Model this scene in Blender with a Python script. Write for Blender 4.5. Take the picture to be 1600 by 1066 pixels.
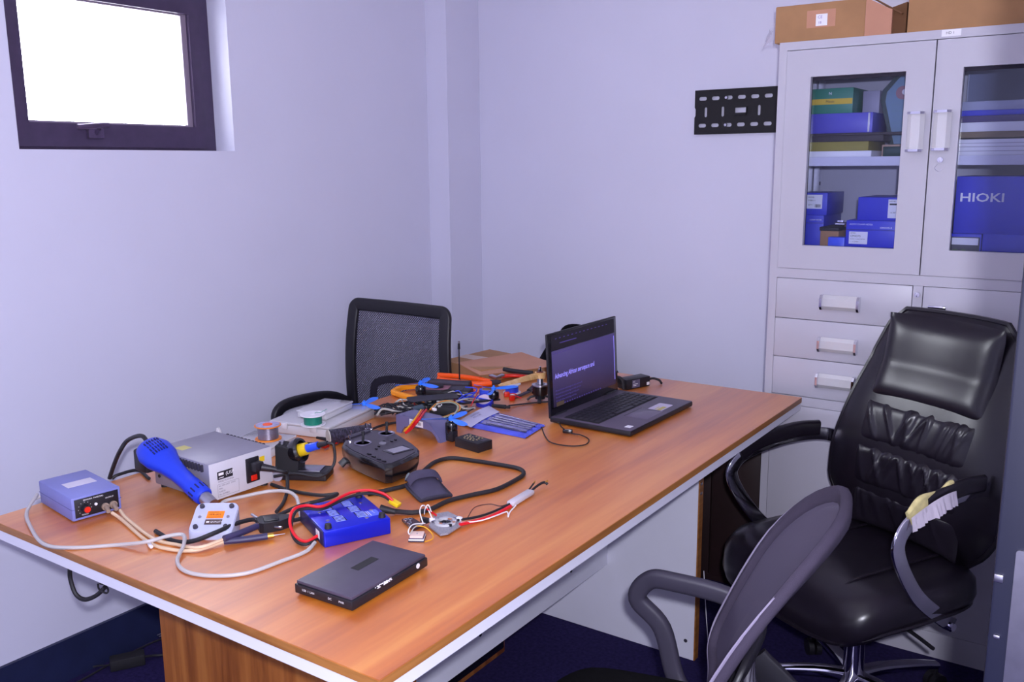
import bpy, bmesh, math, random
from mathutils import Vector, Matrix, Euler
random.seed(7)
for o in list(bpy.data.objects): bpy.data.objects.remove(o)
SC = bpy.context.scene
COL = SC.collection
PI = math.pi
V = Vector

# ------------------------------------------------------------------ camera
CAM = V((2.55526, -2.88611, 1.51694)); F_PX = 1431.04
CR = V((0.82276623, 0.56831802, -0.00838808)); CU = V((-0.10049007, 0.15997535, 0.98199269)); CF = V((-0.55942602, 0.8071075, -0.18873263))
cd = bpy.data.cameras.new('camera'); cam = bpy.data.objects.new('camera', cd); COL.objects.link(cam)
rot = Matrix((CR, CU, -CF)).transposed()
cam.matrix_world = Matrix.Translation(CAM) @ rot.to_4x4()
cd.sensor_width = 36.0; cd.sensor_fit = 'HORIZONTAL'; cd.lens = 36.0*F_PX/1600.0; cd.clip_start = 0.02
SC.camera = cam

# ------------------------------------------------------------------ light and exposure
w = bpy.data.worlds.new('sky'); SC.world = w; w.use_nodes = True
w.node_tree.nodes['Background'].inputs[0].default_value = (0.93, 0.94, 1.0, 1)
w.node_tree.nodes['Background'].inputs[1].default_value = 23.0
def lamp(name, kind, loc, energy, color, size=0.1, target=None, size_y=None):
    l = bpy.data.lights.new(name, kind); l.energy = energy; l.color = color
    if kind == 'AREA':
        l.size = size
        if size_y: l.shape = 'RECTANGLE'; l.size_y = size_y
    else: l.shadow_soft_size = size
    o = bpy.data.objects.new(name, l); COL.objects.link(o); o.location = loc
    if target is not None: o.rotation_euler = (V(target)-V(loc)).to_track_quat('-Z', 'Y').to_euler()
    return o
TINT = (0.86, 0.865, 1.0)
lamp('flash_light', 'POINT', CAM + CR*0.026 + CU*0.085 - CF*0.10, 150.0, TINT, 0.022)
lamp('ceiling_fill_light', 'AREA', (1.35, -1.2, 2.66), 1.5, TINT, 1.1, (1.35, -1.2, 0), 1.1)  # unseen overhead fill, added to lift the ambient light
lamp('corridor_fill_light', 'AREA', (3.3, -2.6, 2.5), 2.0, TINT, 0.6, (3.3, -2.6, 0), 0.6)  # added fill light in the unseen corridor
SC.view_settings.view_transform = 'Standard'; SC.view_settings.look = 'None'
SC.view_settings.exposure = 0.15; SC.view_settings.gamma = 1.0; SC.view_settings.use_curve_mapping = False

# ------------------------------------------------------------------ helpers
def lin(h):
    h = h.lstrip('#'); c = [int(h[i:i+2], 16)/255 for i in (0, 2, 4)]
    return tuple((x/12.92 if x <= .04045 else ((x+.055)/1.055)**2.4) for x in c)
MATS = {}
def mat(name, col, rough=.5, metal=0.0, spec=.5, coat=0.0, var=0.0, vs=12.0, bump=0.0, bs=300.0, emit=None, sheen=0.0):
    if name in MATS: return MATS[name]
    m = bpy.data.materials.new(name); m.use_nodes = True; nt = m.node_tree; b = nt.nodes['Principled BSDF']
    c = lin(col) if isinstance(col, str) else col
    b.inputs['Base Color'].default_value = (*c, 1); b.inputs['Roughness'].default_value = rough
    b.inputs['Metallic'].default_value = metal; b.inputs['Specular IOR Level'].default_value = spec
    b.inputs['Coat Weight'].default_value = coat; b.inputs['Sheen Weight'].default_value = sheen
    if emit: b.inputs['Emission Color'].default_value = (*c, 1); b.inputs['Emission Strength'].default_value = emit
    tc = nt.nodes.new('ShaderNodeTexCoord')
    nz = nt.nodes.new('ShaderNodeTexNoise'); nz.inputs['Scale'].default_value = vs; nz.inputs['Detail'].default_value = 4
    nt.links.new(tc.outputs['Object'], nz.inputs['Vector'])
    vv = var if var else .04
    rp = nt.nodes.new('ShaderNodeValToRGB'); e = rp.color_ramp.elements
    e[0].position = .3; e[1].position = .7
    e[0].color = (*[x*(1-vv) for x in c], 1); e[1].color = (*[min(1, x*(1+vv)) for x in c], 1)
    nt.links.new(nz.outputs['Fac'], rp.inputs['Fac']); nt.links.new(rp.outputs['Color'], b.inputs['Base Color'])
    if bump:
        n2 = nt.nodes.new('ShaderNodeTexNoise'); n2.inputs['Scale'].default_value = bs; n2.inputs['Detail'].default_value = 3
        nt.links.new(tc.outputs['Object'], n2.inputs['Vector'])
        bp = nt.nodes.new('ShaderNodeBump'); bp.inputs['Strength'].default_value = bump; bp.inputs['Distance'].default_value = .002
        nt.links.new(n2.outputs['Fac'], bp.inputs['Height']); nt.links.new(bp.outputs['Normal'], b.inputs['Normal'])
    MATS[name] = m; return m
def wood(name, c0, c1, c2, scale, rough, coat=0.0):
    m = bpy.data.materials.new(name); m.use_nodes = True; nt = m.node_tree; b = nt.nodes['Principled BSDF']
    tc = nt.nodes.new('ShaderNodeTexCoord'); mp = nt.nodes.new('ShaderNodeMapping'); mp.inputs['Scale'].default_value = scale
    nt.links.new(tc.outputs['Object'], mp.inputs['Vector'])
    n1 = nt.nodes.new('ShaderNodeTexNoise'); n1.inputs['Scale'].default_value = 1.0; n1.inputs['Detail'].default_value = 5; n1.inputs['Distortion'].default_value = .8
    nt.links.new(mp.outputs['Vector'], n1.inputs['Vector'])
    n2 = nt.nodes.new('ShaderNodeTexNoise'); n2.inputs['Scale'].default_value = 7.0; n2.inputs['Detail'].default_value = 6
    nt.links.new(mp.outputs['Vector'], n2.inputs['Vector'])
    mx = nt.nodes.new('ShaderNodeMath'); mx.operation = 'MULTIPLY_ADD'; mx.inputs[1].default_value = .3
    nt.links.new(n2.outputs['Fac'], mx.inputs[0]); nt.links.new(n1.outputs['Fac'], mx.inputs[2])
    rp = nt.nodes.new('ShaderNodeValToRGB'); e = rp.color_ramp.elements
    e[0].position = .48; e[0].color = (*lin(c0), 1); e[1].position = .82; e[1].color = (*lin(c2), 1)
    x = e.new(.64); x.color = (*lin(c1), 1)
    nt.links.new(mx.outputs[0], rp.inputs['Fac']); nt.links.new(rp.outputs['Color'], b.inputs['Base Color'])
    b.inputs['Roughness'].default_value = rough; b.inputs['Coat Weight'].default_value = coat; b.inputs['Coat Roughness'].default_value = .40; b.inputs['Coat IOR'].default_value = 1.7
    MATS[name] = m; return m
def glassy(name, tint, refl=1.0, rough=0.0, body=0.0, bodycol=(.8, .8, .85)):
    m = bpy.data.materials.new(name); m.use_nodes = True; nt = m.node_tree; nt.nodes.remove(nt.nodes['Principled BSDF']); out = nt.nodes['Material Output']
    tr = nt.nodes.new('ShaderNodeBsdfTransparent'); tr.inputs[0].default_value = (*tint, 1)
    gl = nt.nodes.new('ShaderNodeBsdfGlossy'); gl.inputs['Roughness'].default_value = rough
    fr = nt.nodes.new('ShaderNodeFresnel'); fr.inputs[0].default_value = 1.45
    mu = nt.nodes.new('ShaderNodeMath'); mu.operation = 'MULTIPLY'; mu.inputs[1].default_value = refl; nt.links.new(fr.outputs[0], mu.inputs[0])
    mx = nt.nodes.new('ShaderNodeMixShader'); nt.links.new(mu.outputs[0], mx.inputs[0])
    src = tr.outputs[0]
    if body:
        df = nt.nodes.new('ShaderNodeBsdfPrincipled'); df.inputs['Base Color'].default_value = (*bodycol, 1); df.inputs['Roughness'].default_value = .3
        m2 = nt.nodes.new('ShaderNodeMixShader'); m2.inputs[0].default_value = body
        nt.links.new(tr.outputs[0], m2.inputs[1]); nt.links.new(df.outputs[0], m2.inputs[2]); src = m2.outputs[0]
    nt.links.new(src, mx.inputs[1]); nt.links.new(gl.outputs[0], mx.inputs[2]); nt.links.new(mx.outputs[0], out.inputs['Surface'])
    MATS[name] = m; return m
def netting(name, col, scale, fill=.5, rough=.7):
    """woven mesh fabric: fine threads with see-through gaps"""
    m = bpy.data.materials.new(name); m.use_nodes = True; nt = m.node_tree; b = nt.nodes['Principled BSDF']; out = nt.nodes['Material Output']
    b.inputs['Base Color'].default_value = (*lin(col), 1); b.inputs['Roughness'].default_value = rough
    tc = nt.nodes.new('ShaderNodeTexCoord'); mp = nt.nodes.new('ShaderNodeMapping'); mp.inputs['Rotation'].default_value = (0, PI/4, 0)
    nt.links.new(tc.outputs['Object'], mp.inputs['Vector'])
    ws = []
    for ax in ('X', 'Z'):
        wv = nt.nodes.new('ShaderNodeTexWave'); wv.wave_type = 'BANDS'; wv.bands_direction = ax; wv.inputs['Scale'].default_value = scale; wv.inputs['Distortion'].default_value = 0
        nt.links.new(mp.outputs['Vector'], wv.inputs['Vector']); ws.append(wv)
    mn = nt.nodes.new('ShaderNodeMath'); mn.operation = 'MULTIPLY'
    nt.links.new(ws[0].outputs['Fac'], mn.inputs[0]); nt.links.new(ws[1].outputs['Fac'], mn.inputs[1])
    gt = nt.nodes.new('ShaderNodeMath'); gt.operation = 'GREATER_THAN'; gt.inputs[1].default_value = fill; nt.links.new(mn.outputs[0], gt.inputs[0])
    tr = nt.nodes.new('ShaderNodeBsdfTransparent'); mx = nt.nodes.new('ShaderNodeMixShader')
    nt.links.new(gt.outputs[0], mx.inputs[0]); nt.links.new(b.outputs[0], mx.inputs[1]); nt.links.new(tr.outputs[0], mx.inputs[2]); nt.links.new(mx.outputs[0], out.inputs['Surface'])
    MATS[name] = m; return m

T = 0.79                                   # desk top height
def ray(u, v): return CF + CR*((u-800)/F_PX) - CU*((v-533)/F_PX)
def tp(u, v, h=0.0):                        # point at height h above the desk top
    d = ray(u, v); return CAM + d*((T+h-CAM.z)/d.z)
def py(u, v, y):                            # point on the plane Y = y
    d = ray(u, v); return CAM + d*((y-CAM.y)/d.y)
def fz(u, v, z):
    d = ray(u, v); return CAM + d*((z-CAM.z)/d.z)

def catmull(pts, n=8, closed=False):
    P = [V(p) for p in pts]
    if len(P) < 3 and not closed: return P
    out = []; L = len(P); R = L if closed else L-1
    for i in range(R):
        p1 = P[i]; p2 = P[(i+1) % L]
        p0 = P[i-1] if (i > 0 or closed) else p1*2-p2
        p3 = P[(i+2) % L] if (i+2 < L or closed) else p2*2-p1
        for k in range(n):
            t = k/n
            out.append(.5*((2*p1)+(p2-p0)*t+(2*p0-5*p1+4*p2-p3)*t*t+(3*p1-p0-3*p2+p3)*t**3))
    if not closed: out.append(P[-1])
    return out
def circ(r, n=8, ry=None): return [(r*math.cos(2*PI*i/n), (ry or r)*math.sin(2*PI*i/n)) for i in range(n)]
def rrect(w, h, r, n=4):
    o = []
    for cx, cy, a in ((w/2-r, h/2-r, 0), (-w/2+r, h/2-r, PI/2), (-w/2+r, -h/2+r, PI), (w/2-r, -h/2+r, 1.5*PI)):
        for k in range(n+1):
            t = a+PI/2*k/n; o.append((cx+r*math.cos(t), cy+r*math.sin(t)))
    return o
def frame(o, x, y):
    x = V(x).normalized(); y = V(y).normalized(); z = x.cross(y)
    return Matrix((( x.x, y.x, z.x, o[0]), (x.y, y.y, z.y, o[1]), (x.z, y.z, z.z, o[2]), (0, 0, 0, 1)))
def RZ(a): return Matrix.Rotation(a, 4, 'Z')
def TR(x, y, z): return Matrix.Translation((x, y, z))

class G:
    def __init__(s): s.v = []; s.f = []; s.mi = []
    def add(s, vs, fs, mx=None, mi=0):
        b = len(s.v)
        for p in vs: s.v.append((mx @ V(p)) if mx else V(p))
        for f in fs: s.f.append([i+b for i in f]); s.mi.append(mi)
        return s
    def box(s, c, d, r=0.0, mx=None, mi=0, seg=2, taper=None):
        if r <= 0:
            x, y, z = d[0]/2, d[1]/2, d[2]/2; t = taper or 1
            vs = [(c[0]+i*x*(t if k > 0 else 1), c[1]+j*y*(t if k > 0 else 1), c[2]+k*z) for i in (-1, 1) for j in (-1, 1) for k in (-1, 1)]
            return s.add(vs, [(0, 1, 3, 2), (4, 6, 7, 5), (0, 4, 5, 1), (2, 3, 7, 6), (0, 2, 6, 4), (1, 5, 7, 3)], mx, mi)
        bm = bmesh.new(); bmesh.ops.create_cube(bm, size=1)
        for vv in bm.verts:
            t = taper if (taper and vv.co.z > 0) else 1
            vv.co = V((vv.co.x*d[0]*t, vv.co.y*d[1]*t, vv.co.z*d[2]))
        bmesh.ops.bevel(bm, geom=bm.edges[:], offset=min(r, min(d)*.49), segments=seg, profile=.5, affect='EDGES')
        bm.verts.index_update()
        vs = [vv.co+V(c) for vv in bm.verts]; fs = [[q.index for q in f.verts] for f in bm.faces]; bm.free()
        return s.add(vs, fs, mx, mi)
    def cyl(s, p0, p1, r0, r1=None, n=16, mx=None, mi=0, cap=True):
        p0, p1 = V(p0), V(p1); r1 = r0 if r1 is None else r1; t = (p1-p0).normalized()
        a = t.orthogonal().normalized(); b = t.cross(a); vs = []
        for p, r in ((p0, r0), (p1, r1)):
            for i in range(n):
                q = 2*PI*i/n; vs.append(p+a*(r*math.cos(q))+b*(r*math.sin(q)))
        fs = [(i, (i+1) % n, n+(i+1) % n, n+i) for i in range(n)]
        if cap: fs += [list(range(n-1, -1, -1)), list(range(n, 2*n))]
        return s.add(vs, fs, mx, mi)
    def sweep(s, pts, sec, up=None, closed=False, mx=None, mi=0, scale=None):
        P = [V(p) for p in pts]; L = len(P); n = len(sec); vs = []; prev = None
        for i, p in enumerate(P):
            if closed: t = P[(i+1) % L]-P[i-1]
            else: t = P[min(i+1, L-1)]-P[max(i-1, 0)]
            t.normalize()
            if up is not None:
                sd = t.cross(V(up))
                if sd.length < 1e-4: sd = prev or t.orthogonal()
                sd.normalize(); prev = sd
            else:
                if prev is None: prev = t.orthogonal()
                sd = (prev-t*prev.dot(t))
                if sd.length < 1e-6: sd = t.orthogonal()
                sd.normalize(); prev = sd
            nn = sd.cross(t); k = scale(i/(L-1)) if scale else 1
            for a, b in sec: vs.append(p+sd*(a*k)+nn*(b*k))
        R = L if closed else L-1
        fs = [(i*n+j, i*n+(j+1) % n, ((i+1) % L)*n+(j+1) % n, ((i+1) % L)*n+j) for i in range(R) for j in range(n)]
        if not closed: fs += [list(range(n-1, -1, -1)), list(range((L-1)*n, L*n))]
        return s.add(vs, fs, mx, mi)
    def tube(s, pts, r, n=8, sm=6, closed=False, mx=None, mi=0):
        return s.sweep(catmull(pts, sm, closed) if sm else pts, circ(r, n), None, closed, mx, mi)
    def lathe(s, prof, n=24, mx=None, mi=0):
        vs = []; L = len(prof)
        for r, z in prof:
            for i in range(n):
                q = 2*PI*i/n; vs.append((r*math.cos(q), r*math.sin(q), z))
        fs = [(k*n+i, k*n+(i+1) % n, (k+1)*n+(i+1) % n, (k+1)*n+i) for k in range(L-1) for i in range(n)]
        fs += [list(range(n-1, -1, -1)), list(range((L-1)*n, L*n))]
        return s.add(vs, fs, mx, mi)
    def prism(s, poly, z0, z1, mx=None, mi=0, top=None):
        n = len(poly); tp_ = top or poly
        vs = [(x, y, z0) for x, y in poly]+[(x, y, z1) for x, y in tp_]
        fs = [(i, (i+1) % n, n+(i+1) % n, n+i) for i in range(n)]+[list(range(n-1, -1, -1)), list(range(n, 2*n))]
        return s.add(vs, fs, mx, mi)
    def loft(s, rings, mx=None, mi=0, cap=True):
        n = len(rings[0]); vs = [p for r in rings for p in r]; L = len(rings)
        fs = [(k*n+i, k*n+(i+1) % n, (k+1)*n+(i+1) % n, (k+1)*n+i) for k in range(L-1) for i in range(n)]
        if cap: fs += [list(range(n-1, -1, -1)), list(range((L-1)*n, L*n))]
        return s.add(vs, fs, mx, mi)
    def grid(s, fn, nu, nv, mx=None, mi=0, thick=0.0):
        P = [[V(fn(i/nu, j/nv)) for i in range(nu+1)] for j in range(nv+1)]
        vs = [p for r in P for p in r]; w_ = nu+1
        fs = [(j*w_+i, j*w_+i+1, (j+1)*w_+i+1, (j+1)*w_+i) for j in range(nv) for i in range(nu)]
        if thick:
            N = len(vs); nrm = []
            for j in range(nv+1):
                for i in range(nu+1):
                    du = P[j][min(i+1, nu)]-P[j][max(i-1, 0)]; dv = P[min(j+1, nv)][i]-P[max(j-1, 0)][i]
                    q = du.cross(dv); nrm.append(q.normalized() if q.length > 1e-12 else V((0, 0, 1)))
            vs = vs+[p-nn*thick for p, nn in zip(vs, nrm)]
            fs = fs+[[N+k for k in reversed(f)] for f in fs]
            rim = [i for i in range(w_)]+[j*w_+nu for j in range(1, nv+1)]+[nv*w_+i for i in range(nu-1, -1, -1)]+[j*w_ for j in range(nv-1, 0, -1)]
            m_ = len(rim); fs += [(rim[(k+1) % m_], rim[k], N+rim[k], N+rim[(k+1) % m_]) for k in range(m_)]
        return s.add(vs, fs, mx, mi)
    def ball(s, c, r, n=12, mx=None, mi=0, sz=1.0):
        m_ = n//2; pr = [(max(1e-4, r*math.sin(PI*k/m_)), -r*sz*math.cos(PI*k/m_)) for k in range(m_+1)]
        return s.lathe(pr, n, (mx or Matrix()) @ Matrix.Translation(c), mi)
    def mesh(s, name, mats, smooth=True, ang=35):
        me = bpy.data.meshes.new(name); me.from_pydata([tuple(p) for p in s.v], [], s.f); me.validate()
        if len(s.mi) == len(me.polygons): me.polygons.foreach_set('material_index', s.mi)
        for m in (mats if isinstance(mats, (list, tuple)) else [mats]): me.materials.append(m)
        bm = bmesh.new(); bm.from_mesh(me); bmesh.ops.recalc_face_normals(bm, faces=bm.faces); bm.to_mesh(me); bm.free()
        if smooth: me.shade_smooth(); me.set_sharp_from_angle(angle=math.radians(ang))
        return me
    def part(s, name, mats, parent=None, smooth=True, ang=35, label=None, kind=None):
        o = bpy.data.objects.new(name, s.mesh(name, mats, smooth, ang)); COL.objects.link(o); o.parent = parent
        if label: o['label'] = label
        if kind: o['kind'] = kind
        return o
    def top(s, name, mats, label=None, cat=None, origin=(0, 0, 0), group=None, kind=None, smooth=True, ang=35):
        og = V(origin); s.v = [p-og for p in s.v]
        o = s.part(name, mats, None, smooth, ang); o.location = og; tag(o, label, cat, group, kind); return o
def tag(o, label=None, cat=None, group=None, kind=None):
    for k, x in (('label', label), ('category', cat), ('group', group), ('kind', kind)):
        if x: o[k] = x
    return o
def thing(name, label, cat, loc=(0, 0, 0), rz=0.0, group=None):
    o = bpy.data.objects.new(name, None); COL.objects.link(o); o.location = loc; o.rotation_euler = (0, 0, rz); o.empty_display_size = .05
    return tag(o, label, cat, group)
def share(o, parent, mx):                    # another copy of one piece, sharing its mesh
    c = o.copy(); COL.objects.link(c); c.parent = parent; c.matrix_local = mx; return c
def holed(outer, holes, depth):
    """flat plate with cut-outs, returns a mesh in XY, thickness along Z"""
    cu = bpy.data.curves.new('plate', 'CURVE'); cu.dimensions = '2D'; cu.fill_mode = 'BOTH'; cu.extrude = depth/2
    for lp in [outer]+holes:
        sp = cu.splines.new('POLY'); sp.points.add(len(lp)-1)
        for q, (x, y) in zip(sp.points, lp): q.co = (x, y, 0, 1)
        sp.use_cyclic_u = True
    o = bpy.data.objects.new('plate', cu); COL.objects.link(o); bpy.context.view_layer.update()
    me = bpy.data.meshes.new_from_object(o.evaluated_get(bpy.context.evaluated_depsgraph_get())); bpy.data.objects.remove(o); bpy.data.curves.remove(cu)
    return me
def gmesh(g, me, mx=None, mi=0):
    return g.add([v.co.copy() for v in me.vertices], [list(p.vertices) for p in me.polygons], mx, mi)
def text_into(g, body, size, mx, mi=0, align='LEFT', bold=0.0, sx=1.0):
    cu = bpy.data.curves.new('lettering', 'FONT'); cu.body = body; cu.size = size; cu.align_x = align; cu.align_y = 'CENTER'; cu.resolution_u = 2; cu.offset = bold
    o = bpy.data.objects.new('lettering', cu); COL.objects.link(o); bpy.context.view_layer.update()
    me = bpy.data.meshes.new_from_object(o.evaluated_get(bpy.context.evaluated_depsgraph_get())); bpy.data.objects.remove(o); bpy.data.curves.remove(cu)
    gmesh(g, me, mx @ Matrix.Diagonal((sx, 1, 1, 1)), mi); bpy.data.meshes.remove(me)
def sticker(parent, mx, w, h, paper, ink, lines=(), bars=(), name='label', label=None, r=0.0):
    """flat label lying on a face: mx maps label XY to the face, +Z outwards"""
    g = G(); g.prism(rrect(w, h, r, 3) if r else [(-w/2, -h/2), (w/2, -h/2), (w/2, h/2), (-w/2, h/2)], 0, .0004, mx)
    o = g.part(name, paper, parent, False, label=label)
    if lines or bars:
        g = G(); up = mx @ TR(0, 0, .0006)
        for body, size, x, y in lines: text_into(g, body, size, up @ TR(x, y, 0))
        for x, y, bw, bh in bars: g.add([(x, y, 0), (x+bw, y, 0), (x+bw, y+bh, 0), (x, y+bh, 0)], [(0, 1, 2, 3)], up)
        g.part('print', ink, o, False)
    return o
def barcode(x, y, w, h, n=14, seed=1):
    rr = random.Random(seed); o = []; q = x
    while q < x+w:
        b = w/n*rr.choice((.25, .45, .7)); o.append((q, y, b, h)); q += b+w/n*rr.choice((.3, .5))
    return o

# ------------------------------------------------------------------ materials
WALL = mat('wall_paint', '#dcdbed', .55, var=.015, vs=3, bump=.08, bs=60)
CEIL = mat('ceiling_paint', '#e6e4ea', .8)
CARPET = mat('navy_carpet', '#272049', .95, var=.25, vs=90, bump=.5, bs=500, spec=.1)
SKIRT = mat('dark_skirting', '#1d2346', .5, var=.15)
FRAMEM = mat('bronze_window_frame', '#41344f', .42, var=.12, vs=30)
STEEL = mat('light_grey_enamel', '#bdbac6', .38, var=.012, vs=5)
STEELIN = mat('grey_enamel_inside', '#c9c8d8', .5)
GAP = mat('dark_gap', '#2a2536', .8)
WTOP = wood('desk_wood', '#b55d18', '#c9701e', '#d78736', (11, .75, 11), .38, 1.0)
WEDGE = wood('desk_edge_wood', '#8a5526', '#9c642f', '#ad733a', (5, 1.2, 40), .45)
WEND = wood('end_panel_wood', '#7d431a', '#a3602a', '#b87638', (13, 13, 1.0), .4)
WHITEB = mat('white_board', '#e2e1ee', .5, var=.01)
BLK = mat('black_plastic', '#1a181f', .45, var=.1)
BLKG = mat('black_gloss_plastic', '#121016', .2, coat=.3)
BLKM = mat('matt_black', '#17151b', .75, var=.12, vs=40)
RUB = mat('black_rubber', '#1c1a20', .6)
DGREY = mat('dark_grey_plastic', '#3a3645', .5, var=.06)
CHROME = mat('chrome', '#dcdae4', .08, 1.0)
SILVER = mat('brushed_metal', '#b9b7c2', .3, 1.0, var=.08, vs=60)
BRASS = mat('brass', '#c9a24c', .35, 1.0)
WHITE = mat('white_plastic', '#eceaf2', .4)
PAPER = mat('white_paper', '#efedf2', .7)
INK = mat('black_ink', '#1b1922', .7)
CARD = mat('cardboard', '#a87c55', .8, var=.08, vs=14)
CARDP = mat('pinkish_cardboard', '#c08a70', .75, var=.06)
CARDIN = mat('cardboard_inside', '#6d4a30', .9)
BLUEBOX = mat('blue_carton', '#1f2bc4', .42, var=.04)
BLUEMET = mat('blue_anodised', '#1522c8', .32, .35, var=.04)
BLUEPL = mat('blue_plastic', '#1238d0', .42)
PROPB = mat('prop_blue', '#2f7dff', .35)
REDP = mat('red_plastic', '#d8230f', .4)
REDW = mat('red_wire', '#d61524', .4)
ORANGE = mat('orange_plastic', '#ff5a0c', .45)
YORANGE = mat('yellow_orange_plastic', '#ff9d14', .45)
YELLOW = mat('yellow_plastic', '#e7c11c', .45)
GREYC = mat('grey_cable', '#b9b4b4', .5)
BEIGE = mat('beige_cable', '#dcbf9f', .5)
LEATH = mat('black_leather', '#1a151e', .29, var=.12, vs=25, bump=.035, bs=260)
FABRIC = mat('black_fabric', '#121114', .95, bump=.6, bs=900, spec=.15)
FABRICP = mat('charcoal_fabric', '#413a4a', .85, bump=.5, bs=800, spec=.2)
ACRYL = glassy('clear_acrylic', (.94, .94, .98), 2.4, .08, .55, (1.0, .98, 1.0))
PANE = glassy('door_glass', (.91, .93, 1.0), .8, 0.0)
WPANE = glassy('window_glass', (.97, .98, 1.0), .8, 0.0)
CLEARB = glassy('clear_box_plastic', (.96, .95, .99), 1.4, .12, .6, (.97, .95, 1.0))
TAPE = glassy('clear_tape', (.93, .92, .95), 1.6, .1, .12)
NET = netting('mesh_fabric', '#2a2534', 46.0, .20)

# ------------------------------------------------------------------ the room
XR = 2.50; YB = .41; YF = -4.6; ZC = 2.68
W0, W1, WB, WT = -1.55, -.827, 1.571, 2.16           # window opening in the left wall
def struct(g, name, m, **k): return g.top(name, m, kind='structure', **k)
g = G(); g.box((1.25, (YB+YF)/2, -.05), (2.9, YB-YF+.4, .1)); struct(g, 'floor', CARPET)
g = G(); g.box((1.25, (YB+YF)/2, ZC+.05), (2.9, YB-YF+.4, .1)); struct(g, 'ceiling', CEIL)
g = G()
def slab(g, x0, x1, y0, y1, z0, z1, mi=0): g.box(((x0+x1)/2, (y0+y1)/2, (z0+z1)/2), (x1-x0, y1-y0, z1-z0), mi=mi)
slab(g, -.2, 0, YF, W0, 0, ZC); slab(g, -.2, 0, W1, YB, 0, ZC); slab(g, -.2, 0, W0, W1, 0, WB); slab(g, -.2, 0, W0, W1, WT, ZC)
struct(g, 'wall_left', WALL)
g = G(); slab(g, -.2, XR+.12, YB, YB+.15, 0, ZC); struct(g, 'wall_back', WALL)
g = G(); slab(g, .0005, .1104, YB-.224, YB-.0005, 0, ZC-.0005); struct(g, 'wall_pillar', WALL)
g = G(); slab(g, -.2, XR+.12, YF-.15, YF, 0, ZC); struct(g, 'wall_front', WALL)
g = G(); slab(g, XR, XR+.12, -1.91, YB, 0, ZC); slab(g, XR, XR+.12, YF, -3.95, 0, ZC); slab(g, XR, XR+.12, -3.95, -1.91, 2.14, ZC); struct(g, 'wall_right', WALL)
g = G()
slab(g, 2.62, 4.2, YF-.1, -1.0, -.1, 0); struct(g, 'floor_corridor_shield', CARPET)  # unseen corridor floor, ceiling and walls, added to keep sky light out
g = G(); slab(g, 2.62, 4.2, YF-.1, -1.0, ZC, ZC+.1); struct(g, 'ceiling_corridor_shield', CEIL)
g = G(); slab(g, 4.1, 4.2, YF, -1.1, 0, ZC); slab(g, 2.62, 4.2, YF-.1, YF, 0, ZC); slab(g, 2.62, 4.2, -1.1, -1.0, 0, ZC); struct(g, 'wall_corridor_shield', WALL)
g = G(); slab(g, 0, .012, YF, YB-.224, 0, .1315); struct(g, 'baseboard_left', SKIRT)
g = G(); slab(g, .11, XR, YB-.012, YB, 0, .1315); struct(g, 'baseboard_back', SKIRT)
# doorway frame on the right (dark blue metal jamb with strike plate), the camera stands in this doorway
JAMB = mat('dark_blue_door_metal', '#070920', .5, .0, var=.1, vs=8)
dj = thing('door_1', None, None, (2.54, -1.93, 0)); dj['kind'] = 'structure'
g = G(); g.box((0, 0, 1.06), (.148, .04, 2.12), .003); g.box((.015, -.025, 1.06), (.03, .012, 2.12), .002); g.part('jamb', JAMB, dj)
g = G(); g.box((0, -2.00, 1.06), (.148, .04, 2.12), .003); g.part('jamb', JAMB, dj)
g = G(); g.box((0, -1.0, 2.12), (.148, 2.04, .04), .003); g.part('head_frame', JAMB, dj)
me = holed(rrect(.034, .235, .003, 2), [rrect(.016, .05, .007, 4), rrect(.012, .035, .003, 3), circ(.0035, 12)], .003)
hs = []
def moved(lp, dx, dy): return [(x+dx, y+dy) for x, y in lp]
me = holed(rrect(.036, .235, .003, 2), [moved(rrect(.017, .052, .007, 4), .006, .036), moved(circ(.005, 12), .002, .085), moved(circ(.004, 12), .004, -.035), moved(rrect(.014, .03, .003, 3), .004, -.085)], .003)
g = G(); gmesh(g, me, frame((-.0405+.002, -.0215, 1.04), (1, 0, 0), (0, 0, 1))); g.part('strike_plate', SILVER, dj, label='silver strike plate on the door jamb')
g = G(); g.box((-.069, -.021, 1.125), (.008, .004, .008), .001); g.box((-.066, -.021, 1.065), (.006, .003, .004), .001); g.part('catch', SILVER, dj)

# window in the left wall
wn = thing('window_1', None, None, (-.115, (W0+W1)/2, WB)); wn['kind'] = 'structure'
hw = (W1-W0)/2; hh = WT-WB
def vbar(g, y0, y1, z0, z1, x0=-.03, x1=.02, r=.003): g.box(((x0+x1)/2, (y0+y1)/2, (z0+z1)/2), (x1-x0, y1-y0, z1-z0), r)
def rect(a, b, c, d): return [(a, c), (b, c), (b, d), (a, d)]
def ringplate(g, o, i, x0, x1): gmesh(g, holed(rect(*o), [rect(*i)[::-1]], x1-x0), frame(((x0+x1)/2, 0, 0), (0, 1, 0), (0, 0, 1)))
g = G(); ringplate(g, (-hw+.001, hw-.001, .002, hh-.001), (-hw+.035, hw-.038, .03, hh-.035), -.03, .02)
g.part('window_frame', FRAMEM, wn)
s0, s1, z0, z1 = -hw+.028, hw-.048, .01, .50
sash = thing('sash', None, None); sash.parent = wn
for k in ('label', 'category'):
    if k in sash: del sash[k]
g = G(); ringplate(g, (s0, s1, z0, z1), (s0+.05, s1-.038, .078, .435), -.02, .034)
bpy.data.objects.remove(sash)
g2 = G(); vbar(g2, s1-.004, hw-.034, .02, hh-.03, -.024, -.006, 0); g2.part('groove_strip', GAP, wn)  # added dark strip behind the gap: shuts out sky, darkens the groove
sash = g.part('sash', FRAMEM, wn)
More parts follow.
